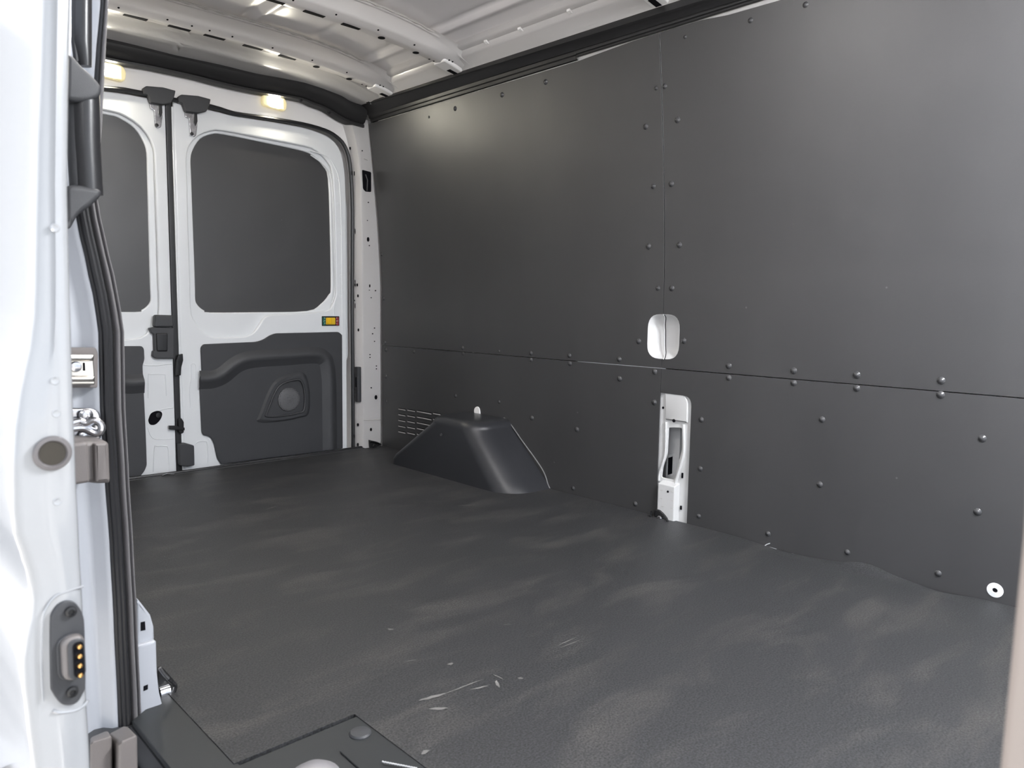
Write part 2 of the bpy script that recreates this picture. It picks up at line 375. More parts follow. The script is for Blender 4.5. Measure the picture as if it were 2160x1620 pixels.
# roof bows: hat sections, front flange, sloping web with holes, flat ledge with slots
def bowz(x): return 1.590-.055*(abs(x-XM)/.8)**2.6
def make_bow(Y, lab):
    e = empty('roof_bow', (XM, Y, 1.58)); tag(e, lab, 'roof bow', 'roof bows across the ceiling')
    X = [.27+i*(1.58/80) for i in range(81)]
    rows = []
    for x in X:
        d = abs(x-XM); z = bowz(x); R = roofz(x); t = max(0, (d-.60)/.2)
        wob = .003*math.sin(x*26) if d < .6 else 0
        rows.append([(x, Y-.105-.02*t, R-.001), (x, Y-.094-.02*t, R-.003-.002*t), (x, Y-.091-.02*t, R-.009-.003*t), (x, Y-.083-.02*t, R-.0095-.008*t), (x, Y-.079-.02*t, R-.016-.010*t), (x, Y-.068-.015*t, z+.018), (x, Y-.060-.015*t, z+.010-.002*t), (x, Y-.040-.01*t, z+.002), (x, Y-.030, z-.001-.004*t), (x, Y-.004+wob, z), (x, Y+.002+wob, z+.003), (x, Y+.004, z+.02), (x, Y+.01, R)])
    o = loft('rail_body', rows, WHITE, None, thick=.0015, ang=50); setpar(o, e)
    sb = bmesh.new()
    pts = [(XM+.02*i-.62, Y-.098+.002*math.sin(i*1.9), roofz(XM+.02*i-.62)-.003) for i in range(63)]
    tube('', pts, [.0035+.0015*math.sin(i*2.3) for i in range(63)], SEAL, b=sb, seg=6)
    setpar(fromb('seam_sealer', sb, SEAL), e)
    hb = bmesh.new()       # slots in the ledge
    for s in (-1, 1):
        for d, L_ in ((.06, .036), (.20, .036), (.335, .034)):
            x = XM+s*d; z = bowz(x)-.0012
            box('', (x-L_, Y-.0265, z-.0012), (x+L_, Y-.009, z+.0012), HOLE, b=hb)
    for s in (-1, 1):
        x = XM+s*.455; lathe(hb, [(.013, 0), (.013, .0012), (0, .0012)], (x, Y-.018, bowz(x)-.001), (0, 0, -1), 12)
        x = XM+s*.60; lathe(hb, [(.012, 0), (.012, .0012), (0, .0012)], (x, Y-.018, bowz(x)-.003), (0, 0, -1), 12)
        for d in (.66, .68): 
            x = XM+s*d; lathe(hb, [(.004, 0), (.004, .001), (0, .001)], (x, Y-.018, bowz(x)-.004), (0, 0, -1), 8)
    o = setpar(fromb('ledge_slots', hb, HOLE), e); o['kind'] = 'stuff'
    hb = bmesh.new()
    for s in (-1, 1):
        for d in (.03, .11, .26, .42, .57, .72, .735):
            x = XM+s*d; t = max(0, (d-.60)/.2); z = bowz(x)
            lathe(hb, [(.0035, 0), (.0035, .001), (0, .001)], (x, Y-.051-.0125*t, z+.0055), (0, -.45, -1), 8)
    o = setpar(fromb('web_holes', hb, HOLE), e); o['kind'] = 'stuff'
    for s in (-1, 1):      # foot bracket with its rectangular hole
        f = hull('foot_bracket', [(XM+s*a, Y+b_, bowz(XM+.0+s*a)+c) for a, b_, c in ((.70, -.055, -.004), (.70, .012, -.004), (.815, -.04, -.006), (.815, .016, -.006), (.70, -.055, .02), (.70, .012, .02), (.82, -.06, .018), (.82, .02, .018))], WHITE, bev=.005)
        setpar(f, e)
        x = XM+s*.772; z = bowz(x)-.0062
        setpar(hull('bracket_hole', [(XM+s*a, Y+b_, bowz(XM+s*a)-.0055-.0016*q) for a in (.755, .795) for b_ in (-.020, .000) for q in (0, 1)], HOLE), e)
    return e
make_bow(2.745, 'white steel roof bow nearest the rear doors, over the header lamps')
make_bow(2.295, 'white steel roof bow second from the rear doors, seen whole to its foot')
make_bow(1.375, 'white steel roof bow cut by the top of the picture, only its foot showing')
make_bow(.45, 'white steel roof bow over the front of the load space')

# sloping white inner header between the last bow and the black header trim
X = [.27+i*(1.60/40) for i in range(41)]
hp = loft('trim_7', [[(x, y, z+(roofz(x)-1.652)*k) for y, z, k in ((2.77, 1.645, 1), (2.80, 1.612, .9), (2.84, 1.603, .8), (2.865, 1.585, .7), (2.90, 1.582, .6), (2.96, 1.572, .5), (3.02, 1.54, .3), (3.03, 1.50, .2))] for x in X], WHITE, thick=.002)
hp['kind'] = 'structure'

# rear body ring around the double doors
seal_r = [(215,183),(300,200),(440,225),(491,240),(555,249),(633,262),(680,275),(704,288),(722,308),(733,345),(738,421),(738.5,500),(738,655),(739.5,800),(740,945)]
SR = rearp(seal_r, 3.03)
SRh = [p for p in SR if p[0] > XM+.02]
half = [(XM, 1.4215)]+SRh[:-1]+[(SRh[-1][0], -.01)]
half = smooth_loop(half, 3, closed=False)
loop = half+[(2*XM-x, z) for x, z in reversed(half)][:-1]
ring_o = [(2.05, -.05), (2.05, .9), (1.99, 1.60), (.13, 1.60), (.07, .9), (.07, -.05)]
# ring as an open-bottomed frame
inner = list(reversed(half))
inner = [(2*XM-x, z) for x, z in half]; inner = list(reversed(inner))      # left bottom -> top centre
frame_o = [(.07, -.05), (.07, .9), (.13, 1.56), (1.99, 1.56), (2.05, .9), (2.05, -.05), (SRh[-1][0], -.05)]+list(reversed(half))[:-1]+list(reversed(inner))+[(2*XM-SRh[-1][0], -.05)]
fr = plate('wall_back', 'R', 3.012, frame_o, th=.03, bev=.008, M=WHITE); fr['kind'] = 'structure'

# D-pillar box on the driver's side
dp = empty('rear_pillar', (1.92, 2.97, 0)); tag(dp, 'white punched steel corner pillar beside the right-hand rear door', 'pillar')
def pr(z): return lean(z)*.95
rows = []
for i in range(50):
    z = -.012+i*.0305; l = pr(z); top = max(0, (z-1.20)/.27); k = .045*top**2
    rows.append([(1.846-k*1.3, 3.02, z), (1.850-k*1.2, 3.004, z), (1.864-k-l*.15, 2.978, z), (1.869-k-l*.15, 2.9705, z), (1.876-k*.8-l*.15, 2.968, z), (1.91-l*.6, 2.9685, z), (1.962-l, 2.969, z), (1.966-l, 2.971, z), (1.968-l, 2.99, z), (1.968-l, 3.03, z)])
setpar(loft('pillar_face', rows, WHITE, thick=.0015), dp)
hb = bmesh.new()
def dh(u, v, ru, rv=None, face='front', n=10):
    """a punched hole seen at pixel u,v"""
    if face == 'front':
        p = at(u, v, 'Y', 2.9665); ax = (0, -1, 0)
    else:
        p = at(u, v, 'X', 1.853); ax = (-1, -.35, 0)
        a = at(u, v, 'Y', 2.985); p = a; ax = (-.8, -.55, 0)
    s = 1/ FPX*2.75
    vs0 = len(hb.verts)
    lathe(hb, [(ru*s, -.001), (ru*s, .0015), (0, .0015)], p, ax, n)
    hb.verts.ensure_lookup_table()
    if rv:
        for v_ in hb.verts[vs0:]: v_.co.z = p.z+(v_.co.z-p.z)*rv/ru
for q in ((776.5,505,3.5,6),(779,518,1.5),(777,427,1.5),(775,465,1.2),(764,318,1.5),(780,603,1.5,4),(779,612,1),(792,613,1.6),(783,628,1.3),(790,692,1.5),(786,704,1.6),(790,720,1.4),(780.5,748,1.5),(780.5,754,1.5),(794,772,1.5),(794,778,1.5),(783,818,1.8),(793,838,4,6),(782.5,906,3,4.5)):
    dh(q[0], q[1], q[2], q[3] if len(q) > 3 else None)
for q in ((738.5,313,2,4),(743,365,1,6),(747.5,366,1,6),(749,488,.8,7),(749,594,.8,5),(749,601,1.6,4.5),(753.5,601,2,4),(755,624,2,4),(748,634,1,2),(749,645,.8,7),(756,696,2.2,4),(755,896,2.8,4.5),(755,938,2.6,5),(748,920,.8,6),(764,914,1,2),(764,922,1,2)):
    dh(q[0], q[1], q[2], q[3], 'jamb')
o = setpar(fromb('punched_holes', hb, HOLE), dp); o['kind'] = 'stuff'
# seams where pillar pressings overlap
for px in (((740,338),(768,335),(775,338)),):
    setpar(tube('lap_seam', [at(u, v, 'Y', 2.966) for u, v in px[1:]], .0012, SEAL), dp)
o = setpar(tube('lap_seam', [at(u, v, 'Y', 2.9665) for u, v in ((768,886),(803,885))], .0016, SEAL), dp)
setpar(plate('grab_recess', 'R', 2.966, rnd(rearp([(764,358),(775,361),(783,363),(783,405),(771,404),(766,398)], 2.966), .006), th=.003, M=HOLE), dp)
setpar(tube('recess_rib', [at(u, v, 'Y', 2.962) for u, v in ((771,368),(775,380),(774,402))], .003, DARKP), dp)
lb = setpar(box('latch_box', (1.848, 2.975, .215), (1.868, 3.002, .378), PLAS, bev=.004), dp)
lb.data.transform(Matrix.Translation((-.004, -.002, 0)))
setpar(box('latch_slot', (1.842, 2.982, .285), (1.852, 2.992, .33), HOLE), dp)

# door weatherstrip
P3 = [(x, 3.008, z) for x, z in loop]
ws = empty('rear_door_seal', (XM, 3.0, 0)); tag(ws, 'black rubber weatherstrip running round the rear door opening', 'seal')
hl = [(x-.004 if x > 1.3 else x, 3.004, z-.004) for x, z in half]; hr = [(2*XM-x, y, z) for x, y, z in hl]
setpar(tube('rubber_bulb', list(reversed(hr))+hl[1:], .0085, RUB, seg=8), ws)
setpar(box('centre_gasket', (XM-.012, 3.020, -.005), (XM+.010, 3.05, 1.425), RUB, bev=.003), ws)
# black threshold across the rear
th = empty('rear_threshold', (XM, 2.99, 0)); tag(th, 'black rubber threshold strip at the foot of the rear doors', 'threshold')
setpar(box('cover_strip', (.25, 2.955, -.012), (1.872, 2.992, .002), PLAS, bev=.004), th)
setpar(tube('rolled_edge', [(.25+i*.054, 2.975+.004*math.sin(i*.7), .003) for i in range(31)], .006, RUB, seg=8), th)
setpar(tube('striker_wear_plate', [at(u, v, 'Z', .006) for u, v in ((342,1004),(352,1000),(368,1001))], .003, CHROME, seg=6), th)

# ------------------------------------------------------------------ rear doors
win_px = [(403,336),(408,315),(423,293),(447,283),(473,283.5),(555,300),(638,318),(662,329),(683,351),(693,377),(697,480),(699,603),(695,621),(677,642),(649,656),(550,658.5),(444,659),(432,655),(423,649),(416,641),(413,632),(412.5,610),(411,560),(408,480),(404.5,380)]
low_px = [(428,726),(541,721),(555,716),(569,707),(580,703),(714,700),(720.5,707),(722,945),(640,957),(466,979),(458,968),(454,950),(450,932),(442,920),(428,918),(425,911),(420,800),(425,784),(423,733)]
ch_px = [(394,336),(400,308),(418,287),(445,276),(473,276),(555,292),(641,308),(668,318),(692,342),(702,370),(707,480),(709,600),(708,625),(700,645),(690,655),(640,661),(580,663),(560,668),(550,680),(538,698),(520,709),(470,712),(442,709),(424,695),(408,672),(404,655),(402.5,635),(402,600),(400,540),(398,480),(395.5,380)]
WIN = smooth_loop(rearp(win_px, 3.03), 3)
CH = rearp(ch_px, 3.015)
OUTL = rearp([(381,220),(440,231),(491,243),(555,253.5),(633,267),(676,280),(698,292),(715,311),(725.5,345),(730.5,421),(731.5,655),(733,946)], 3.015)
def mir(pts): return [(2*XM-x, z) for x, z in reversed(pts)]
def door(side):
    f = (lambda p: p) if side > 0 else mir
    y = 3.015
    out = [(XM+.014, -.004)] + [(XM+.014, 1.398)] + smooth_loop(OUTL, 2, closed=False)[1:] + [(OUTL[-1][0], -.004)]
    out[1] = (XM+.014, OUTL[0][1]+.006)
    nm = 'door_1' if side > 0 else 'door_2'
    e = empty(nm, (XM+side*.4, y, 0)); e['kind'] = 'structure'
    WINi = [(a+(b_-a)*.0, c) for (a, c), b_ in zip(WIN, [0]*len(WIN))]
    setpar(plate('inner_panel', 'R', y, f(out), [f(smooth_loop(CH, 2))], th=.014, bev=.006, M=WHITE2), e)
    # second pressing layer carries the window flange
    big = rearp([(386,260),(700,310),(726,340),(728,700),(392,740)], y)
    lay2 = [(XM+.03, .40), (1.83, .40), (1.83, 1.10), (1.80, 1.33), (1.70, 1.38), (XM+.03, 1.39)]
    setpar(plate('window_flange', 'R', y+.016, f(rnd(lay2, .03)), [f(WIN)], th=.012, bev=.005, M=WHITE2), e)
    wp = setpar(plate('window_blank', 'R', y+.022, f(rnd([(1.10, .58), (1.78, .58), (1.78, 1.15), (1.72, 1.36), (1.10, 1.37)], .03)), th=.006, M=HARD), e)
    wp['label'] = 'dark grey hardboard blank filling the door window'
    return e, f
d1, f1 = door(1); d2, f2 = door(-1)

def lower_trim(e, f, side):
    if side < 0:
        L0 = rearp([(299,730),(303,736),(304,758),(300,771),(302,813),(305,874),(308,948),(309,981),(304,993),(294,1006)], 3.010)+[(.33, -.004), (.33, .53), (.62, .53), (.70, .50)]
        L0 = [(2*XM-x, z) for x, z in reversed(L0)]
    else: L0 = rearp(low_px, 3.010)
    L0 = rnd(L0, [.008, .02, .01, .01, .01, .018, 0, 0, 0, 0, .01, .01, .02, .02, .012, .01, .015, .01, .006] if side > 0 else .008, 3)
    o = setpar(plate('lower_trim_panel', 'R', 3.004, f(L0), th=.010, bev=.003, M=PLAS), e)
    o['label'] = 'dark moulded plastic trim panel'
    # raised bolster that steps out of the panel
    px = [(421,798),(448,797),(470,788),(495,768),(520,757),(560,752),(600,750),(665,746),(684,752),(693,765),(698,800),(699,850),(700,948)]
    A = smooth_loop(rearp(px, 3.0), 4, closed=False)
    rows = []
    for i, (x, z) in enumerate(A):
        a = A[max(i-1, 0)]; c = A[min(i+1, len(A)-1)]; t = Vector((c[0]-a[0], c[1]-a[1])).normalized(); n = Vector((-t.y, t.x))
        r = []
        for d, yy in ((.030, 3.0045), (.018, 2.998), (.006, 2.990), (-.006, 2.989), (-.016, 2.993), (-.03, 2.999), (-.045, 3.0045)):
            X_ = x+n.x*d; r.append((X_ if side > 0 else 2*XM-X_-.050, yy, max(z+n.y*d, .0)))
        rows.append(r)
    o2 = loft('trim_bolster', rows, PLAS, flip=(side < 0)); setpar(o2, e)
    return o
lt1 = lower_trim(d1, f1, 1); lt2 = lower_trim(d2, f2, -1)
# speaker in the right-hand door trim
spk = setpar(empty('speaker', (1.62, 2.99, .25)), d1)
sp_px = [(562,880),(564,866),(580,826),(596,808),(625,799),(639,803),(646,831),(644,866),(630,873),(600,879)]
SPo = smooth_loop(rearp(sp_px, 2.99), 3)
c0 = Vector((sum(p[0] for p in SPo)/len(SPo), sum(p[1] for p in SPo)/len(SPo)))
def sc(pts, k): return [(c0.x+(p[0]-c0.x)*k, c0.y+(p[1]-c0.y)*k) for p in pts]
def par2(o, p):
    bpy.context.view_layer.update(); o.parent = p; o.matrix_parent_inverse = p.matrix_world.inverted(); return o
par2(plate('rim', 'R', 2.990, sc(SPo, 1.0), [sc(SPo, .90)], th=.012, bev=.004, M=PLAS), spk)
par2(loft('surround', [[(c0.x+(x-c0.x)*k, y, c0.y+(z-c0.y)*k) for x, z in SPo] for k, y in ((1.30, 3.003), (1.18, 2.996), (1.08, 2.996), (1.0, 2.996))], PLAS, closed=True), spk)
par2(plate('baffle', 'R', 2.999, sc(SPo, .94), th=.004, M=PLAS), spk)
gc = at(611, 843, 'Y', 2.99)
par2(disc('mesh_grille', [(.052, 0), (.051, .004), (.045, .006), (.03, .008), (0, .009)], (gc.x, 2.998, gc.z), (0, -1, 0), SPKR, seg=32), spk)

# yellow emergency release switch in the right-hand door
sw = setpar(empty('release_switch', tuple(at(698, 677, 'Y', 3.01))), d1)
def swb(n, x0, z0, x1, z1, y, M, th=.004, bev=.001, r=.003):
    a = at(x0, z1, 'Y', y); b_ = at(x1, z0, 'Y', y)
    return par2(plate(n, 'R', y, rect(a.x, a.z, b_.x, b_.z, r, 4), th=th, bev=bev, M=M), sw)
swb('bezel', 677.5, 665, 717.5, 689.3, 3.0148, WHITE2, r=.005, th=.006).name = 'bezel'
swb('housing', 679.3, 667, 716, 687.6, 3.0125, DARKP)
swb('open_marking', 681.3, 669, 686.5, 686, 3.0115, GREEN, th=.002, bev=0)
swb('closed_marking', 709, 669, 714.3, 686, 3.0115, RED, th=.002, bev=0)
swb('rocker_frame', 688, 670, 707.5, 684.7, 3.0105, YEL, th=.004)
swb('rocker', 691.5, 671.5, 699.3, 683, 3.0055, YEL2, th=.008)
swb('rocker_low_side', 699.5, 671.5, 703, 683, 3.009, YEL, th=.003, bev=0)
b = bmesh.new()
for u, v, a, c in ((685.3,671,.8,1),(685.4,676,.5,1),(683.2,677.5,.8,.8),(685.4,682,.5,1.5),(710.2,671,.8,1),(710.3,677,.5,2),(712.6,676.8,.8,.8),(710.4,682.6,.8,.8)):
    p = at(u, v, 'Y', 3.011); s = 2.75/FPX; box('', (p.x-a*s, 3.0105, p.z-c*s), (p.x+a*s, 3.0125, p.z+c*s), PRINT, b=b)
par2(fromb('tiny_lettering', b, PRINT), sw)

def px_poly(n, pts, Y, M, th, e, bev=.002, r=.004):
    return setpar(plate(n, 'R', Y, rnd(rearp(pts, Y), r), th=th, bev=bev, M=M), e)
# strikers and rubber covers at the top of the doors
for e, dx, lab in ((d2, 0, 'left'), (d1, 74, 'right')):
    dy = 18 if dx else 0
    q = lambda pts: [(u+dx, v+dy) for u, v in pts]
    px_poly('latch_cover', q([(302,186),(309,181),(345,184),(371,191),(368,205),(362,217),(345,221),(318,217),(312,200),(303,198)]), 2.990, PLAS, .022, e, .004)
    px_poly('latch_bracket', q([(316,217),(340,221),(343,245),(340,268),(335,271),(327,267),(325,232),(317,229)]), 3.006, CHROME, .008, e, .002)
    c = at(331+dx, 264+dy, 'Y', 3.0); setpar(disc('bracket_screw', [(.007, 0), (.006, .003), (0, .0035)], (c.x, 3.001, c.z), (0, -1, 0), BLKMET, seg=10), e)
    px_poly('latch_rod', q([(336,220),(342,221),(343,238),(339,248),(335,240)]), 3.001, DARKP, .006, e, .001, .002)
# lever and lower fittings
lv = setpar(empty('door_handle', tuple(at(345, 710, 'Y', 3.0))), d2)
def pp(n, pts, Y, M, th, bev=.002, r=.004, par=lv): return par2(plate(n, 'R', Y, rnd(rearp(pts, Y), r), th=th, bev=bev, M=M), par)
pp('handle_cap', [(328,664),(366,665),(367,690),(326,690)], 2.990, PLAS, .03, .005, .008)
pp('handle_body', [(315,692),(328,690),(368,691),(368,757),(330,757),(322,752),(323,741),(326,740),(325,705),(320,703)], 2.996, PLAS, .024, .004, .005)
pp('handle_paddle', [(330,703),(354,703),(354,741),(332,741)], 2.988, DARKP, .012, .004, .005)
cp = rearp([(315,882),(320,872),(332,867),(341,869),(343,876),(338,887),(328,896),(318,896),(314,889)], 3.009)
setpar(plate('access_hole', 'R', 3.0138, smooth_loop(cp, 3), th=.002, M=HOLE), d2)
setpar(disc('hole_plug', [(.011, 0), (.010, .003), (0, .004)], tuple(at(334, 876, 'Y', 3.012)), (0, -1, 0), BLKMET, seg=14), d2)
px_poly('check_strap', [(357,898),(372,898),(378,900),(390,902),(390,908),(372,907),(357,906)], 2.998, BLKMET, .010, d1, .002, .002)
px_poly('check_bracket', [(377,884),(383,882),(388,890),(388,912),(384,915),(378,912)], 3.002, BLKMET, .010, d1, .002, .003)
px_poly('lock_case', [(376,749),(386,746),(387,760),(383,775),(382,792),(371,793),(372,762)], 3.0, BLKMET, .014, d1, .003, .003)
px_poly('lower_lock_cover', [(378,937),(392,935),(410,940),(411,982),(395,985),(380,982)], 2.988, PLAS, .030, d1, .004, .005)
# embossed beads pressed into the door skins
def bead(e, pts, Y=3.0145, r=.0016, closed=False):
    P_ = [at(u, v, 'Y', Y) for u, v in pts]; P_ = smooth_loop([tuple(p) for p in P_], 3, closed=False)
    return setpar(tube('pressed_bead', P_, r, WHITE2, seg=6), e)
bead(d2, [(313,840),(313,793),(318,790),(345,790),(349,796),(351,835)])
bead(d2, [(324,995),(326,945),(332,941),(350,941),(355,948),(357,993)], r=.0024)
bead(d2, [(312,902),(316,915),(324,925),(340,927),(366,925)])
bead(d2, [(336,866),(350,862),(366,860)])
bead(d2, [(303,770),(330,771),(362,767)], r=.002)
bead(d1, [(401,862),(400,820),(404,796),(403,770),(413,770),(413,800)])
bead(d1, [(411,938),(417,932),(432,931),(437,936),(438,975)], r=.0022)
bead(d1, [(655,327),(685,350),(699,380),(704,480),(707,605),(700,640)], Y=3.014, r=.0022)
bead(d1, [(655,318),(690,330),(706,352),(716,385),(720,480),(722,650),(723,940)], Y=3.0148, r=.0022)
bead(d1, [(706,640),(703,655),(705,668),(712,690)], Y=3.0145, r=.002)
for u, v in ((713,378),(714,430),(718,493),(720,582),(719,624)):
    c = at(u, v, 'Y', 3.0148); b = bmesh.new(); lathe(b, [(.0075, 0), (.007, .0016), (.0045, .0018), (.0035, .0006), (0, .0004)], (c.x, 3.0155, c.z), (0, -1, 0), 12)
    setpar(fromb('sealer_dab', b, WHITE2), d1)
# door edge return visible in the centre gap
setpar(box('edge_return', (XM+.008, 3.016, 0), (XM+.016, 3.04, 1.395), WHITE2, bev=.002), d1)

# ------------------------------------------------------------------ header lamps
for k, (u, v) in enumerate(((577, 217), (230, 151))):
    c = at(u, v, 'Y', 3.0)
    e = empty('header_lamp', (c.x, 3.0, c.z)); tag(e, ('lit oval lamp in the white rear header above the right-hand door', 'lit oval lamp in the white rear header above the left-hand door, partly hidden')[k], 'lamp', 'lamps in the rear header')
    w_, h_ = .054, .028
    rot = Matrix.Rotation(0, 3, 'X')
    def lb_(n, pts, y, M, th, bev): 
        return setpar(plate(n, 'R', y, [(c.x+a, c.z+b_) for a, b_ in pts], th=th, bev=bev, M=M), e)
    ov = rnd([(-w_, -h_*.8), (w_*.9, -h_), (w_, h_*.3), (w_*.75, h_), (-w_*.75, h_), (-w_, h_*.5)], .016)
    lb_('lens', ov, 2.985, LENS, .02, .006)
    lb_('led_window', rnd([(-.026, -.021), (.024, -.022), (.024, .021), (-.026, .021)], .012), 2.981, LED, .008, .003)
    lb_('reflector_rib', rect(.034, -.02, .037, .02), 2.983, LENS, .004, .001)
    l = bpy.data.lights.new('lamp_light', 'AREA'); l.energy = .7; l.size = .06; l.color = (1, .93, .76)
    lo = bpy.data.objects.new('lamp_light', l); COL.objects.link(lo); lo.location = (c.x, 2.965, c.z-.005)
    lo.rotation_euler = Vector((0, -1, -.75)).to_track_quat('-Z', 'Y').to_euler()

# strip lights added on the ceiling, out of frame, to brighten the interior
for nm_, lab_, (x_, y_), (hx, hy), M_ in (('added_fill_lamp', 'added fill light strip under the third roof bow, above the picture', (.72, 1.30), (.20, .03), FILL_BOW), ('added_fill_lamp', 'added fill light strip under the front of the ceiling, above the right frame edge', (1.30, -.25), (.06, .30), FILL_FRONT)):
    z_ = 1.565
    sl = empty(nm_, (x_, y_, z_)); tag(sl, lab_, 'lamp')
    setpar(box('fill_housing', (x_-hx-.01, y_-hy-.01, z_-.01), (x_+hx+.01, y_+hy+.01, z_+.035), WHITE, bev=.006), sl)
    setpar(box('fill_diffuser', (x_-hx, y_-hy, z_-.07), (x_+hx, y_+hy, z_-.008), M_, bev=.006), sl)

# ------------------------------------------------------------------ black header trim
bt = [(150,106),(222,125),(300,141),(400,162),(470,180),(540,195),(600,205),(640,213),(660,222),(687,232),(715,250),(740,262),(767,270)]
tp = [(150,70),(225,86),(300,102),(400,123),(470,138),(540,155),(600,166),(640,174),(665,181),(695,192),(718,201),(740,214),(772,224)]
bt = smooth_loop(bt, 3, closed=False); tp = smooth_loop(tp, 3, closed=False)
rows = []
for i, ((u1, v1), (u2, v2)) in enumerate(zip(bt, tp)):
    A = at(u1, v1, 'Y', 2.965); B = at(u2, v2, 'Y', 2.935)
    def mix(t, y): q = A.lerp(B, t); return (q.x, y, q.z)
    rows.append([mix(0, 3.0), mix(0, 2.972), mix(.02, 2.958), mix(.14, 2.957), mix(.18, 2.964), mix(.24, 2.952), mix(.5, 2.932), mix(.8, 2.926), mix(.98, 2.930), mix(1., 2.938), mix(1.02, 2.97)])
# extend to the hidden passenger side by mirroring
mrows = [[(2*XM-x, y, z) for x, y, z in r] for r in rows if r[0][0] > XM+.02]
rows = list(reversed(mrows))+[r for r in rows if r[0][0] > XM-.01]
ht = empty('header_trim', (XM, 2.95, 1.52)); tag(ht, 'black flexible trim strip across the van above the rear doors', 'trim')
setpar(loft('cover_strip', rows, TRIMB, thick=.002), ht)
for u, v in ((693,236),(634,210)):
    setpar(disc('push_clip', [(.008, 0), (.008, .006), (.004, .009), (0, .009)], tuple(at(u, v, 'Y', 2.965)), (0, -.4, -1), DARKP, seg=10), ht)

# black rail trim along the driver's side cant rail
rt2 = empty('side_rail_trim', (1.88, 1.2, 1.5)); tag(rt2, "black convex trim strip running along the top of the driver's side wall", 'trim')
def railprof(y, lip=True):
    t = min(max((2.95-y)/1.85, 0), 1.6); dz = -.028*t; dx = .010*t
    p = [(1.925, 1.490), (1.898, 1.482), (1.893, 1.484), (1.893, 1.491+dz*.1), (1.890, 1.495), (1.882, 1.500+dz*.4), (1.868+dx*.5, 1.514+dz*.6), (1.852+dx, 1.526+dz), (1.846+dx, 1.529+dz), (1.842+dx, 1.528+dz*.9), (1.85+dx, 1.54+dz*.3)]
    if lip: p = [(1.925, 1.472), (1.908, 1.470), (1.902, 1.470), (1.900, 1.474), (1.899, 1.482), (1.893, 1.484)]+p[4:]
    else: p = [(1.925, 1.490), (1.908, 1.479), (1.902, 1.4785), (1.900, 1.480), (1.899, 1.484), (1.893, 1.486)]+p[4:]
    return [(x, y, z) for x, z in p]
setpar(loft('cover_strip', [railprof(y) for y in (2.945, 2.6, 2.2, 1.9, 1.72)], TRIMB, thick=.0015), rt2)
setpar(loft('cover_strip_front', [railprof(y, False) for y in (1.72, 1.3, .8, .3, -.9)], TRIMB, thick=.0015), rt2)
setpar(hull('corner_clip', [(x, y, z) for x in (1.835, 1.845) for y in (2.86, 2.875) for z in (1.525, 1.54)], BLKMET), rt2)
# small notches in the cant rail edge
for y in (2.05, 1.88, 1.66, 1.50):
    o = hull('cant_rail_tab', [(x, y+d, z) for d in (-.006, .008) for x, z in ((1.79, 1.585), (1.809, 1.570), (1.800, 1.572), (1.79, 1.576))], WHITE, bev=.001)
    tag(o, None, None, None, 'structure'); o.name = 'trim_8'

# ------------------------------------------------------------------ floor liner (textured rubber), edge rises where it rides over the side member
def rise(y): return .0+(.016*math.exp(-((y-.735)/.055)**2)-.009*math.exp(-((y-.95)/.10)**2)-.009*math.exp(-((y-.56)/.06)**2))
notch = [(.418, 1.29), (.418, 1.012), (.617, 1.012), (.617, -.85), (1.967, -.85)]
b = bmesh.new()
NX, NY = 40, 90
def fx(i, y): 
    x0 = .418 if y > 1.012 else .617
    if y >= 1.29: x0 = .235
    return x0
def liner_piece(b, x0, x1, y0, y1, nx, ny):
    V = []
    for j in range(ny+1):
        y = y0+(y1-y0)*j/ny; r = []
        for i in range(nx+1):
            x = x0+(x1-x0)*i/nx
            k = max(0, (x-1.90)/.067)**2 if x > 1.90 else 0
            r.append(b.verts.new((x, y, rise(y)*k)))
        V.append(r)
    for A, B in zip(V, V[1:]):
        for i in range(nx): b.faces.new((A[i], A[i+1], B[i+1], B[i]))
liner_piece(b, .617, 1.90, -.85, 1.012, 4, 2); liner_piece(b, 1.90, 1.967, -.85, 1.012, 5, 110)
liner_piece(b, .418, .617, 1.012, 1.29, 2, 1); liner_piece(b, .617, 1.90, 1.012, 1.29, 4, 1); liner_piece(b, 1.90, 1.967, 1.012, 1.29, 5, 18)
liner_piece(b, .235, .418, 1.29, 2.96, 1, 1); liner_piece(b, .418, .617, 1.29, 2.96, 1, 1); liner_piece(b, .617, 1.90, 1.29, 2.96, 4, 1); liner_piece(b, 1.90, 1.967, 1.29, 2.96, 1, 1)
bmesh.ops.remove_doubles(b, verts=b.verts, dist=1e-5)
bd = [e for e in b.edges if len(e.link_faces) == 1]
r = bmesh.ops.extrude_edge_only(b, edges=bd)
for v in [g_ for g_ in r['geom'] if isinstance(g_, bmesh.types.BMVert)]: v.co.z -= .010
fl = fromb('floor_liner', b, LINER); fl['kind'] = 'structure'; fl.name = 'floor_1'
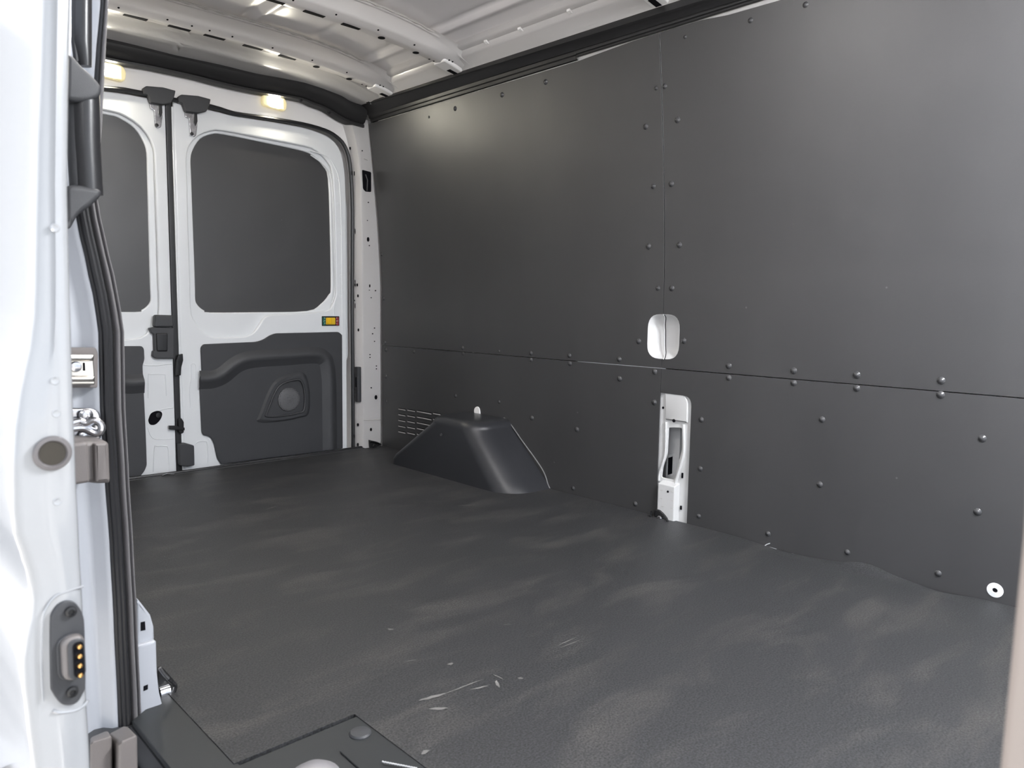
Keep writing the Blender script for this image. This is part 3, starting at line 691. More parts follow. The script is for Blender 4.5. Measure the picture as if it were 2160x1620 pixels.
# scuffs rubbed into the liner
sb = bmesh.new()
def scuff(u1, v1, u2, v2, w_=.002):
    A = at(u1, v1, 'Z', .0008); B = at(u2, v2, 'Z', .0008); n = (B-A).cross(Vector((0, 0, 1))).normalized()
    pts = [A.lerp(B, t/6)+n*random.uniform(-1, 1)*w_*.4 for t in range(7)]
    ww = [w_*math.sin(math.pi*(t+.4)/6.8) for t in range(7)]
    L_ = [sb.verts.new(p-n*k) for p, k in zip(pts, ww)]; R_ = [sb.verts.new(p+n*k) for p, k in zip(pts, ww)]
    for i in range(6): sb.faces.new((L_[i], R_[i], R_[i+1], L_[i+1]))
for a in ((884,1478,940,1463,.004),(935,1465,1020,1432,.0015),(992,1455,1030,1446,.0022),(1040,1422,1062,1433,.0015),(1046,1435,1052,1450,.003),(1092,1430,1104,1431,.0035),(1176,1362,1215,1344,.0012),(1182,1366,1224,1350,.0012),(944,1402,956,1398,.004),(905,1495,945,1493,.004),(818,1326,830,1328,.004),(965,1066,1008,1065,.002),(560,1075,585,1067,.002),(888,1590,905,1582,.004),(1290,1062,1300,1064,.002),(852,1396,880,1391,.0012),(1060,1318,1080,1316,.0012)): scuff(*a)
o = fromb('scuff_marks', sb, SCUFF); o['kind'] = 'stuff'; o.parent = fl
sb = bmesh.new()
fp = None
# smooth panel shown in the liner's cut-out at the step, with its plug
ed = empty('step_edge_panel', (.48, .95, 0)); tag(ed, 'smooth dark grey plastic edge panel beside the side door step', 'panel')
po = [(.347, 1.232), (.417, 1.288), (.424, 1.288), (.424, 1.006), (.622, 1.006), (.622, -.85), (.347, -.85)]
setpar(plate('panel_sheet', 'F', -.0015, po, th=.010, bev=.002, M=MATP), ed)
pc = at(760, 1546, 'Z', 0)
setpar(disc('push_plug', [(.017, -.002), (.017, .001), (.015, .0035), (.006, .0045), (0, .0045)], (pc.x, pc.y, -.001), (0, 0, 1), PLAS, seg=24), ed)
tr = [at(u, v, 'Z', .0005) for u, v in ((718,1585),(760,1622),(800,1660))]
setpar(tube('raised_rib', tr, .0012, MATP, seg=6), ed)
A = at(808, 1611, 'Z', 0); B = at(880, 1625, 'Z', 0)
zz = [A.lerp(B, i/26)+Vector((0, .0016*(-1)**i, .003)) for i in range(27)]
setpar(tube('zigzag_edge', zz, .0011, POSTW, seg=6), ed)
# chromed dome at the step
c = at(664, 1652, 'Z', .055)
dm = empty('step_grab_knob', (c.x, c.y, 0)); tag(dm, 'blurred silver rounded knob standing on the step panel at the bottom edge', 'knob')
setpar(disc('knob_dome', [(.020, 0), (.020, .026), (.030, .032), (.038, .044), (.038, .056), (.031, .068), (.018, .077), (0, .080)], (c.x, c.y, -.001), (0, 0, 1), mat('satin_silver', (.26, .25, .26), .5, metal=.3), seg=28), dm)
setpar(disc('knob_base', [(.024, 0), (.024, .004), (.018, .007), (0, .007)], (c.x, c.y, -.001), (0, 0, 1), PLAS, seg=24), dm)

# ------------------------------------------------------------------ wall lining panels and rivets
def wbend(p): return Vector((p.x-lean(p.z), p.y, p.z))
zc = [.75+i*.06 for i in range(12)]
G = .0012
cup_l = at(1366, 710, 'X', XW).y; cup_r = at(1433, 710, 'X', XW).y; cup_t = .645; cup_b = .505
CUP = rect(cup_r, cup_b, cup_l, cup_t, .045, 6)
def half_cup(left):
    """notch points (Y,Z) for the panel edge at the vertical seam"""
    pts = [p for p in CUP if (p[0] >= YS if left else p[0] <= YS)]
    pts = sorted(pts, key=lambda p: math.atan2(p[1]-.575, (p[0]-YS)*(1 if left else -1)))
    e_ = YS+(.0008 if left else -.0008)
    return [(e_, cup_b)]+[p for p in pts if abs(p[0]-e_) > .002]+[(e_, cup_t)]
def tz(y): # wavy top edge of the lining
    tb = ((-2, .014), (1.0, .014), (1.17, .011), (1.25, .0035), (1.39, .0030), (1.50, .0045), (1.69, .0125), (1.71, .0135), (3.2, .0125))
    for (a, g0), (b_, g1) in zip(tb, tb[1:]):
        if y <= b_: return 1.4785-(g0+(g1-g0)*(y-a)/(b_-a))+.0004*math.sin(y*9)
    return 1.467
def top(y0, y1, n=14): return [(y0+(y1-y0)*i/n, tz(y0+(y1-y0)*i/n)) for i in range(n+1)]
ws_ = .0016
UL = [(2.966, ZJ+.001), (2.966, 1.466)]+top(2.96, YS+.0020, 60)+[(YS+.0020, 1.2), (YS+.0014, .95), (YS+.0008, .66)]+[p for p in reversed(half_cup(True))]+[(YS+.0008, ZJ+G)]
UR = [(-.85, ZJ+G)]+[(YS-.0008, ZJ+G)]+half_cup(False)+[(YS-.0008, .66), (YS-.0014, .95), (YS-.0020, 1.2)]+top(YS-.0020, -.85, 80)
LLp = [(2.966, -.01), (2.966, ZJ-.0008), (YS+.0008, ZJ-G), (YS+.0008, -.01)]
cutr = at(1454, 960, 'X', XW).y
LRp = [(-.85, -.01), (-.85, ZJ-G), (YS-.0008, ZJ-G), (YS-.0008, .398)]+rnd([(YS-.0008, .398), (cutr, .396), (cutr, -.01)], [0, .03, 0], 5)[1:]
# notch order fix: walk the cup boundary top to bottom
def mk(name, poly, lab, bend=None, zcut=()):
    o = empty('lining_panel', (XW, (poly[0][0]+poly[-1][0])/2, min(p[1] for p in poly)))
    tag(o, lab, 'wall panel', "hardboard lining panels of the driver's side wall")
    s_ = setpar(plate('board', 'W', XW, poly, th=.0035, bev=.0006, M=HARD, bend=bend, zcuts=zcut), o)
    return o
pUL = mk('lining_panel', UL, 'dark hardboard wall panel, upper one next to the rear doors', wbend, zc)
pUR = mk('lining_panel', UR, 'dark hardboard wall panel, upper one at the right of the picture', wbend, zc)
pLL = mk('lining_panel', LLp, 'dark hardboard wall panel, lower one behind the wheel arch')
pLR = mk('lining_panel', LRp, 'dark hardboard wall panel, lower one between white post and right frame edge')
rb = bmesh.new(); lathe(rb, [(.0098, 0), (.0092, .0014), (.0068, .0018), (.0060, .0034), (0, .0050)], (0, 0, 0), (-1, 0, 0), 9)
bmesh.ops.recalc_face_normals(rb, faces=rb.faces); rme = bpy.data.meshes.new('rivet'); rb.to_mesh(rme); rb.free(); rme.materials.append(RIVM)
for p in rme.polygons: p.use_smooth = True
def rivet(pan, u, v, s=1.):
    p = at(u, v, 'X', XW)
    for _ in range(4): p = at(u, v, 'X', XW-lean(p.z))
    o = bpy.data.objects.new('rivet', rme); COL.objects.link(o); o.location = p; o.scale = (s, s, s)
    k = lean(p.z+.01)-lean(p.z-.01); o.rotation_euler = (0, -math.atan2(k, .02), 0)
    setpar(o, pan)
for u, v, s in ((905,247,.6),(960,229,1),(1059,200,1),(1151,173,1),(1362,267,1),(1384,186,.7),(1378,393,.9),(1368,520,1),(1388,608,.9),(1347,720,1),(1306,758,1),(1201,750,.9),(1120,745,.9),(1053,741,.6),(976,734,.9),(812,723,1),(809,630,1),(805,537,.9)): rivet(pUL, u, v, s)
for u, v, s in ((814,738,1),(814,794,1),(815,847,1),(873,742,.9),(977,746,.8),(1120,759,.9),(1202,767,.9),(1307,799,1),(1381,784,1),(1380,849,1),(961,835,.8),(1053,848,.7),(1122,882,1),(1217,906,1),(1209,1030,.8),(1340,1063,.9)): rivet(pLL, u, v, s)
for u, v, s in ((1402,182,.9),(1429,253,1),(1416,388,1),(1433,517,1),(1417,608,1),(1442,719,1),(1537,772,1),(1674,782,1),(1807,791,1),(1985,803,1),(1583,43,.8),(1445,78,.6),(1699,10,.8)): rivet(pUR, u, v, s)
for u, v, s in ((1537,797,.95),(1674,808,.95),(1807,819,.95),(1984,833,1),(1734,885,.9),(1729,1022,.9),(2072,925,.95),(2062,1080,.95),(1620,1126,.8),(1787,1165,.8),(1979,1210,.85),(1479,885,.9),(1477,989,.9),(1474,1089,.8)): rivet(pLR, u, v, s)
# white body metal that shows through the joints between the boards
jb = empty('trim_9', (XW+.009, YS, ZJ)); jb['kind'] = 'structure'
setpar(loft('seam_backing', [[(XW+.0047-lean(z), YS+d, z) for d in (-.02, .02)] for z in [.645+i*.04 for i in range(21)]]+[[(XW+.0047-lean(1.463), YS+d, 1.463) for d in (-.02, .02)]], WHITE2, thick=.001), jb)
setpar(loft('top_backing', [[(XW+.006-lean(1.455)-.001, y, 1.44), (XW+.006-lean(1.465), y, 1.484)] for y in (2.9, 1, -.85)], WHITE, thick=.001), jb)
fj = [tuple(at(u, v, 'X', XW-.004)) for u, v in ((1988,1250.5),(2040,1261),(2090,1273),(2150,1287),(2300,1322))]
setpar(tube('foot_strip', fj, .0011, WHITE2, seg=6), jb)
fj = [tuple(at(u, v, 'X', XW-.003)) for u, v in ((1670,1167.5),(1686,1171.5),(1704,1176))]
setpar(tube('foot_strip', fj, .0009, WHITE2, seg=6), jb)
fj = [tuple(at(u, v, 'X', XW-.004)) for u, v in ((1594,1146),(1606,1150),(1618,1154),(1638,1158))]
setpar(tube('foot_strip', fj, [.0008, .0022, .0026, .0006], WHITE2, seg=6), jb)
fj = [tuple(at(u, v, 'X', XW-.006)) for u, v in ((1612,1152),(1618,1148),(1624,1146))]
setpar(tube('foot_clip', fj, .0014, WHITE2, seg=6), jb)
setpar(box('joint_backing_rear', (XW+.0038, 1.41, ZJ-.012), (XW+.0055, 1.75, ZJ+.012), WHITE2), jb)
setpar(box('joint_backing_seam', (XW+.0038, YS-.015, .40), (XW+.0055, YS+.015, .503), WHITE2), jb)
# white grommet low on the right
gp = at(2099, 1245, 'X', XW)
gr = setpar(disc('grommet', [(.017, 0), (.0165, .0015), (.006, .003), (.0055, .001), (.0045, -.002), (0, -.002)], (XW, gp.y, gp.z), (-1, 0, 0), WHITE2, seg=28), pLR); gr['label'] = 'white plastic grommet with a hole'
setpar(disc('grommet_hole', [(.0045, 0), (.0045, .0008), (0, .0008)], (XW-.0005, gp.y, gp.z+.001), (-1, 0, 0), HOLE, seg=16), pLR)
# louvred air vent behind the wheel arch
cols = ((842,856),(861,876),(881,911),(915,930)); 
for r_, y0 in enumerate((861, 873, 885, 897, 909)):
    for ci, (a, c_) in enumerate(cols):
        dv = (a-842)*.13
        p0 = at(a, y0+dv, 'X', XW); p1 = at(c_, y0+dv+(c_-a)*.13, 'X', XW)
        if (p0.y+p1.y)/2 < 2.63-1.17*p0.z: continue
        o = box('vent_slot', (XW-.0015, p1.y, p0.z-.0065), (XW+.002, p0.y, p0.z+.0015), HOLE)
        setpar(o, pLL)
        o = hull('vent_louvre', [(XW-.0015-q, y, p0.z+z_) for y in (p1.y, p0.y) for q, z_ in ((0, -.0055), (.001, -.0015), (.0035, -.0055), (.003, -.003))], mat('vent_grey', (.30, .29, .29), .5) if 'vent_grey' not in bpy.data.materials else bpy.data.materials['vent_grey'])
        setpar(o, pLL)

# pressed white cup at the seam
cu_e = empty('pressed_cup', (XW, YS, cup_b)); tag(cu_e, 'white rounded hollow cup set in the wall at the panel seam', 'cup')
rows = []
cy0 = (cup_l+cup_r)/2; cz0 = (cup_t+cup_b)/2
for k, d in ((1.04, -.001), (1.0, -.004), (.95, .0), (.86, .012), (.70, .022), (.45, .026), (.2, .0270), (.01, .0271)):
    rows.append([(XW+.004+d, cy0+(y-cy0)*k, cz0+(z-cz0)*k) for y, z in CUP])
setpar(loft('cup_dish', rows, POSTW, closed=True), cu_e)
rid = [at(u, v, 'X', XW+.0)+Vector((d, 0, 0)) for u, v, d in ((1400,664,-.002),(1401,670,.004),(1396,685,.014),(1395,700,.018),(1395,730,.018),(1398,745,.012),(1400,753,.003),(1400,758,-.002))]
setpar(tube('flange_ridge', smooth_loop([tuple(p) for p in rid], 4, closed=False), .0022, POSTW, seg=8), cu_e)
rid = [p+Vector((-.001, -.0045, 0)) for p in rid]
setpar(tube('flange_gap', smooth_loop([tuple(p) for p in rid], 4, closed=False), .0011, HOLE, seg=6), cu_e)

# white steel post showing through the lower cut-out
ps = empty('side_post', (1.985, 1.335, 0)); tag(ps, 'white steel wall post with long slot, in the lower panel cut-out', 'post')
def wp(pts, X=1.985): return [(lambda p: (p.y, p.z))(at(u, v, 'X', X)) for u, v in pts]
Xp = 1.978
slot = wp([(1410,902),(1438,903),(1438,947),(1431,975),(1424,1006),(1421,1012),(1395,1007),(1398,985),(1407,958)], Xp)
face = [(YS+.02, .42), (cutr-.02, .42), (cutr-.02, -.01), (YS+.02, -.01)]
setpar(plate('post_face', 'W', Xp, face, [rnd(slot, .006, 3)], th=.006, bev=.002, M=POSTW), ps)
# upper cap plate
setpar(plate('upper_cap', 'W', Xp-.006, rnd(wp([(1404,828),(1446,832),(1453,848),(1452,892),(1405,885)], Xp), [.004, .012, .004, .002, .002], 4), th=.010, bev=.004, M=POSTW), ps)
setpar(disc('cap_hole', [(.0055, 0), (.0055, .001), (0, .001)], (Xp-.0062, *(lambda p: (p.y, p.z))(at(1424, 887, 'X', Xp))), (-1, 0, 0), HOLE, seg=14), ps)
setpar(disc('cap_hole', [(.004, 0), (.004, .001), (0, .001)], (Xp-.0002, *(lambda p: (p.y, p.z))(at(1399, 860, 'X', Xp))), (-1, 0, 0), HOLE, seg=12), ps)
# flange ribs that run down each side of the slot
for pts, rr in (([(1405,890),(1404,950),(1399,975),(1391,1000),(1390,1014)], .004), ([(1442,895),(1443,950),(1437,978),(1428,1008),(1425,1020)], .005), ([(1403,830),(1405,850),(1404,886)], .002)):
    setpar(tube('slot_rib', smooth_loop([tuple(at(u, v, 'X', Xp-.002)) for u, v in pts], 4, closed=False), rr, POSTW, seg=10), ps)
# inside of the post
setpar(box('inner_web', (2.035, 1.27, .0), (2.04, 1.345, .42), POSTW), ps)
setpar(box('inner_box', (2.02, 1.349, .0), (2.045, 1.40, .42), POSTW, bev=.003), ps)
q = [tuple(at(u, v, 'X', 2.017)) for u, v in ((1409,966),(1418,963),(1417,999),(1408,1002))]
setpar(plate('inner_hole', 'W', 2.018, [(p[1], p[2]) for p in q], th=.002, M=HOLE), ps)
q2 = [tuple(at(u, v, 'X', 2.017)) for u, v in ((1406,960),(1421,957),(1420,1003),(1405,1007))]
setpar(plate('hole_frame', 'W', 2.0185, [(p[1], p[2]) for p in q2], [[(p[1], p[2]) for p in q]], th=.004, bev=.001, M=POSTW), ps)
# boxed foot of the post
ft = []
XA = 1.955
a0 = at(1388, 1019, 'X', XA); a1 = at(1423, 1027, 'X', XA)
yl = a0.y; yr = a1.y; zt = (a0.z+a1.z)/2
setpar(hull('post_foot', [(XA, yl, -.008), (XA, yr, -.008), (XA, yl, zt), (XA, yr, zt), (1.99, yl, zt+.012), (1.99, yr-.004, zt+.012), (1.99, yl, -.008), (1.99, yr-.006, -.008)], POSTW, bev=.003), ps)
b = bmesh.new()
for u, v in ((1395,1034),(1417,1037),(1394,1051),(1418,1056),(1397,1068),(1417,1072)):
    p = at(u, v, 'X', XA); box('', (XA-.0008, p.y-.004, p.z-.0012), (XA+.001, p.y+.004, p.z+.0005), SEAL, b=b)
setpar(fromb('pressed_notches', b, SEAL), ps)
p = at(1409, 1037, 'X', XA); setpar(disc('foot_hole', [(.0036, 0), (.0036, .001), (0, .001)], (XA-.0002, p.y, p.z), (-1, 0, 0), HOLE, seg=12), ps)
for u, v, hh in ((1439,1003,.008),(1436,1071,.006)):
    p = at(u, v, 'X', 1.975); setpar(box('side_slot', (Xp-.004, p.y-.0025, p.z-hh), (Xp+.001, p.y+.0025, p.z+hh), HOLE), ps)

# ------------------------------------------------------------------ tie-down rings
def tiedown(px, X, lab, s=1.):
    p = at(px[0], px[1], 'X', X)
    e = empty('tie_down_ring', (X, p.y, p.z)); tag(e, lab, 'tie-down ring', 'cargo tie-down rings')
    def L_(pts): return [(p.y-a*s, p.z+b_*s) for a, b_ in pts]
    setpar(plate('base_plate', 'W', X-.004, rnd(L_([(-.026, .024), (-.008, .026), (.010, .016), (.026, .002), (.022, -.012), (.004, -.020), (-.016, -.012), (-.028, .006)]), .006, 3), th=.008, bev=.002, M=BLKMET), e)
    setpar(disc('bolt_head', [(.010*s, 0), (.010*s, .003), (.0075*s, .004), (.0075*s, .009), (.003*s, .009), (0, .007)], (X-.008, p.y, p.z), (-1, 0, 0), CHROME, seg=12), e)
    ring = smooth_loop([(X-.014, p.y-a*s, p.z+b_*s) for a, b_ in ((-.028, .018), (-.030, .0), (-.018, -.016), (.002, -.024), (.022, -.022), (.034, -.010), (.032, .004), (.024, .006))], 4, closed=False)
    setpar(tube('loop', ring, .0038*s, BLKMET, seg=8), e)
    return e
tiedown((1395, 1093), 1.953, 'black tie-down ring bolted to the foot of the white wall post')
c = at(789, 939, 'Y', 2.955)
t2 = empty('tie_down_ring', (c.x, 2.955, c.z)); tag(t2, 'black tie-down ring at the foot of the white rear corner pillar', 'tie-down ring', 'cargo tie-down rings')
setpar(plate('base_plate', 'R', 2.956, rnd(rearp([(779,928),(788,930),(800,934),(806,937),(804,940),(798,942),(795,949),(786,951),(780,944)], 2.956), .003, 3), th=.009, bev=.002, M=BLKMET), t2)
setpar(disc('bolt_head', [(.012, 0), (.012, .006), (.009, .010), (.004, .010), (0, .008)], (c.x-.001, 2.952, c.z-.004), (0, -1, 0), BLKMET, seg=14), t2)
setpar(tube('loop', smooth_loop([tuple(at(u, v, 'Y', 2.950)) for u, v in ((781,931),(790,932),(799,935),(803,939),(799,942),(795,944),(793,948))], 4, closed=False), .0032, BLKMET, seg=8), t2)

# ------------------------------------------------------------------ wheel arch
wa = empty('wheel_arch', (1.87, 2.23, 0)); tag(wa, 'black moulded wheel arch cover rising from the floor by the wall', 'wheel arch')
def arch_ring(x_in, y_r, y_f, z, rr, rf, xw=1.9695, n=8):
    pts = [(xw, y_r, z)]
    for i in range(n+1):
        t = i/n*math.pi/2; pts.append((x_in+rr*(1-math.sin(t)), y_r-rr*(1-math.cos(t)), z))
    for i in range(1, 5): t = i/5; pts.append((x_in, y_r-rr+(y_f+rf-y_r+rr)*t, z))
    for i in range(n+1):
        t = i/n*math.pi/2; pts.append((x_in+rf*(1-math.cos(t)), y_f+rf*(1-math.sin(t)), z))
    pts.append((xw, y_f, z)); return pts
rows = []
for k in range(11):          # sloping sides
    t = k/10; z = .200*t
    if t < .2: yf = 1.866+(1.905-1.866)*(t/.2)**1.3
    else: yf = 1.905+(2.075-1.905)*(t-.2)/.8
    yr = 2.625-.012*t if t < .15 else 2.622-(t-.15)/.85*.235
    rows.append(arch_ring(1.772+.014*t, yr, yf, z, .05+.03*t, .115-.025*t))
for k in range(1, 8):        # shoulder rolling over to the top
    an = k/7*math.pi/2; d = .034*(1-math.cos(an))
    rows.append(arch_ring(1.786+d*1.0, 2.387-d*1.3, 2.075+d*1.3, .200+.032*math.sin(an), .08, .09))
rows.append([(1.9695, p[1], p[2]+.0005) if i not in (0, len(rows[-1])-1) else p for i, p in enumerate(rows[-1])])
ob = loft('arch_shell', rows, ARCHP, ang=60); setpar(ob, wa)
# thin flange where the cover meets the wall
fl_ = [tuple(at(u, v, 'X', 1.968)) for u, v in ((1063,881),(1078,896),(1100,928),(1125,962),(1142,987),(1150,1003),(1156,1022),(1160,1030))]
o = setpar(tube('edge_flange', smooth_loop(fl_, 3, closed=False), .0022, mat('worn_edge', (.20, .20, .20), .4), seg=6), wa); o['label'] = 'pale worn edge of the cover'
for u, v in ((930, 917),):
    p = at(u, v, 'X', 1.776); setpar(disc('moulding_ring', [(.006, 0), (.0055, .001), (.004, .001), (.0035, 0), (0, 0)], (1.777, p.y, p.z), (-1, 0, .2), PLAS, seg=14), wa)
cl = wp([(1001,866),(1003,860),(1007,857.5),(1011,860),(1013,867),(1013,877),(1007,879),(1003,877)], XW)
o = plate('body_hole_rim', 'W', XW-.004, smooth_loop(cl, 3), th=.006, bev=.002, M=WHITE); tag(o, None); setpar(o, pLL); o.name = 'oval_plug'; o['label'] = 'pale grey oval plug'

# ------------------------------------------------------------------ side door opening: body pillar, weatherstrip, near door edge
def yp(pts, Y, dx=0): return [tuple(at(u, v, 'Y', Y)+Vector((dx, 0, 0))) for u, v in pts]
def ipx(tbl, v):
    for (v0, u0_), (v1, u1) in zip(tbl, tbl[1:]):
        if v <= v1: t = (v-v0)/(v1-v0); t = t*t*(3-2*t)*.35+t*.65; return u0_+(u1-u0_)*t
    return tbl[-1][1]
VS = [-260+i*40 for i in range(52)]
# seal centre line: v -> u of the left edge of the rubber and of the right edge of the flocked strip
sealL = [(-300,198),(0,190),(130,172),(250,158),(390,152),(470,163),(560,183),(640,200),(700,208),(850,211),(1000,221),(1150,232),(1300,240),(1500,249),(1700,258),(1900,266)]
sealR = [(-300,245),(0,229),(130,222),(250,216),(390,206),(430,206),(500,222),(600,245),(650,255),(700,262),(850,264),(1000,272),(1150,281),(1300,289),(1500,298),(1700,308),(1900,317)]
YS2 = 1.25
wsd = empty('side_door_seal', (.36, YS2, -.05)); tag(wsd, 'black and grey ribbed weatherstrip up the side door opening', 'seal')
def sline(f, Y, rng=VS):
    return [tuple(at(f(v), v, 'Y', Y)) for v in rng]
VL = [v for v in VS if v >= 400]
def fr_(k): return lambda v: ipx(sealL, v)+(ipx(sealR, v)-ipx(sealL, v))*k
# lower rubber: three lips and a broad flocked strip
setpar(tube('inner_lip', sline(fr_(.10), YS2-.004, VL), .0038, RUB, seg=8), wsd)
setpar(tube('middle_lip', sline(fr_(.27), YS2-.008, VL), .0042, RUB, seg=8), wsd)
setpar(tube('middle_lip', sline(fr_(.44), YS2-.008, VL), .0040, RUB, seg=8), wsd)
b = bmesh.new()
def ribbon(name, kl, kr, Yf, M, rng, bulge=.006, n=6):
    rows = []
    for v in rng:
        r = []
        for j in range(n+1):
            t = j/n; k = kl+(kr-kl)*t; p = at(fr_(k)(v), v, 'Y', Yf); r.append((p.x, Yf-bulge*math.sin(math.pi*t)**.7, p.z))
        r = [(r[0][0], Yf+.012, r[0][2])]+r+[(r[-1][0], Yf+.012, r[-1][2])]
        rows.append(r)
    return setpar(loft(name, rows, M), wsd)
ribbon('rubber_base', .0, 1.0, YS2+.006, RUB, VL, bulge=.002)
ribbon('flocked_strip', .56, .84, YS2-.002, VELV, VL, bulge=.008)
ribbon('flocked_edge', .84, 1.0, YS2+.000, VELV, VL, bulge=.005)
# upper run: thin black strip with a fuzzy edge
VU = [v for v in VS if v <= 420]
ribbon('fuzzy_edge', .80, 1.0, YS2-.004, VELV, VU, bulge=.003)
ribbon('upper_rubber', .55, .80, YS2, RUB, VU, bulge=.006)
# pillar shut face (pressed white steel) left of the seal
bp_ = empty('body_pillar', (.25, YS2, -.05)); tag(bp_, 'pale blue-white painted body pillar behind the near door edge', 'pillar')
rows = []
for v in VS:
    p = at(fr_(.62 if v < 420 else .04)(v), v, 'Y', YS2+.004); x1 = p.x; z = p.z
    rows.append([(x1+.004, YS2+.03, z), (x1+.002, YS2+.004, z), (x1-.004, YS2-.004, z), (x1-.012, YS2-.002, z), (x1-.022, YS2+.010, z), (x1-.034, YS2+.013, z), (x1-.05, YS2+.004, z), (x1-.075, YS2-.012, z), (x1-.14, YS2-.014, z), (.02, YS2-.01, z), (.02, YS2+.06, z)])
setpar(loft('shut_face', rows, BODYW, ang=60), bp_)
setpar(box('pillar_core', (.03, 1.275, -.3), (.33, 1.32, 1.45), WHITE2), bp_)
# inner post with square holes at the foot of the opening
ip = empty('inner_post', (.385, 1.245, 0)); tag(ip, 'white inner post with two square holes, standing on the step panel', 'post')
up = yp([(288,1262),(293,1266),(318,1298),(325,1322),(326,1348),(289,1370)], 1.262)
lo_ = yp([(289,1362),(324,1350),(329,1353),(331,1420),(336,1462),(345,1497),(322,1508),(310,1517),(302,1530),(289,1532)], 1.255)
def rx(pts): return [(p[0], p[2]) for p in pts]
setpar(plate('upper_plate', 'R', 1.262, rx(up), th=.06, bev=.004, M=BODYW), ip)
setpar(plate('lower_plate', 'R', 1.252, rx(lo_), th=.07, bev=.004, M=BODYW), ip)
for q, Y in (([(297,1313),(306,1311),(307,1329),(297,1331)], 1.2612), ([(303,1448),(312,1444),(312,1454),(303,1458)], 1.2512)):
    setpar(plate('square_hole', 'R', Y, rx(yp(q, Y)), th=.002, M=HOLE), ip)
t3 = empty('tie_down_ring', tuple(at(350, 1455, 'Y', 1.28))); tag(t3, 'black tie-down ring with steel bolt beside the inner post at the step', 'tie-down ring', 'cargo tie-down rings')
c = at(346, 1460, 'Y', 1.285)
setpar(disc('bolt_barrel', [(.012, 0), (.012, .016), (.009, .019), (0, .019)], (c.x-.008, c.y, c.z), (1, 0, 0), CHROME, seg=16), t3)
setpar(plate('base_plate', 'R', 1.292, rnd(rx(yp([(334,1408),(345,1410),(372,1440),(366,1478),(350,1486),(334,1475)], 1.29)), .006, 3), th=.006, bev=.002, M=BLKMET), t3)
setpar(tube('loop', smooth_loop(yp([(336,1410),(345,1418),(353,1430),(362,1438),(370,1446),(367,1458),(360,1466),(352,1476),(340,1480)], 1.275), 4, closed=False), .0035, BLKMET, seg=8), t3)
setpar(tube('bright_arm', smooth_loop(yp([(337,1409),(345,1421),(355,1432)], 1.268), 3, closed=False), .0028, CHROME, seg=8), t3)

# latch hardware on the pillar
def hw(n, pts, Y, M, th, par, bev=.002, r=.003): return setpar(plate(n, 'R', Y, rnd(rx(yp(pts, Y)), r, 4), th=th, bev=bev, M=M), par)
br = empty('latch_bracket', tuple(at(180, 775, 'Y', 1.22))); tag(br, 'folded stainless steel bracket on the pale body pillar', 'bracket')
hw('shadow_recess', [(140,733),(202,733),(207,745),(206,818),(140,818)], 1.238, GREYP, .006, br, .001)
hw('bracket_back', [(140,750),(198,750),(198,764),(200,790),(201,812),(140,812)], 1.228, STEEL, .010, br)
hw('upper_fold', [(140,748),(200,748),(199,762),(140,762)], 1.214, STEEL, .014, br, .004)
hw('lower_fold', [(140,793),(202,793),(201,806),(140,806)], 1.214, STEEL, .014, br, .004)
hw('bracket_slot', [(175,765),(179,765),(180,782),(175,782)], 1.2275, HOLE, .002, br, 0, .001)
setpar(disc('bracket_screw', [(.008, 0), (.007, .003), (.003, .004), (0, .003)], tuple(at(160, 774, 'Y', 1.226)), (0, -1, 0), CHROME, seg=14), br)
sk = empty('door_striker', tuple(at(185, 895, 'Y', 1.22))); tag(sk, 'shiny zinc-plated door striker with two round screws', 'striker')
hw('striker_plate', [(140,861),(196,861),(210,868),(214,885),(214,928),(140,930)], 1.232, CHROME, .008, sk, .003, .006)
for v in (876, 920):
    setpar(disc('striker_screw', [(.0095, 0), (.0095, .002), (.007, .004), (.0025, .0045), (.002, .003), (0, .003)], tuple(at(181, v, 'Y', 1.226)), (0, -1, 0), CHROME, seg=18), sk)
setpar(tube('striker_loop', smooth_loop([(p[0], p[1]+d, p[2]) for p, d in zip(yp([(150,893),(168,889),(182,893),(196,886),(207,892),(209,902),(203,912),(190,908),(176,902),(150,904)], 1.222), (0,0,-.004,-.008,-.012,-.014,-.012,-.006,-.002,0))], 4, closed=False), .0055, CHROME, seg=10), sk)
# taupe plastic guide blocks
gb = empty('guide_block', tuple(at(200, 970, 'Y', 1.15))); tag(gb, 'taupe plastic stepped guide block below the shiny striker', 'bumper')
hw('block_body', [(150,937),(160,932),(225,931),(231,937),(234,1012),(232,1020),(205,1021),(185,1018),(166,1022),(150,1024)], 1.165, GREYP, .07, gb, .006, .004)
hw('block_step', [(150,937),(178,932),(186,935),(190,1018),(166,1022),(150,1024)], 1.150, GREYP, .02, gb, .004, .004)
hw('block_face', [(199,935),(228,934),(232,1016),(201,1019)], 1.156, GREYP, .012, gb, .004, .003)
g2 = empty('lower_guide_block', tuple(at(250, 1620, 'Y', 1.05))); tag(g2, 'larger taupe plastic guide block at the bottom edge by the step', 'bumper')
g2.name = 'guide_block'
A = yp([(232,1546),(268,1528),(291,1550),(292,1700),(232,1720),(254,1560)], 1.05)
q = lambda u, v, Y: tuple(at(u, v, 'Y', Y))
setpar(hull('block_body', [q(250,1566,1.02), q(290,1549,1.02), q(293,1720,1.02), q(250,1740,1.02), q(228,1548,1.12), q(268,1528,1.12), q(270,1700,1.12), q(228,1700,1.12)], GREYP, bev=.004), g2)
setpar(hull('block_neck', [q(190,1566,1.04), q(236,1552,1.04), q(190,1720,1.04), q(238,1720,1.04), q(190,1556,1.12), q(228,1540,1.12), q(190,1700,1.12), q(230,1700,1.12)], GREYP, bev=.003), g2)

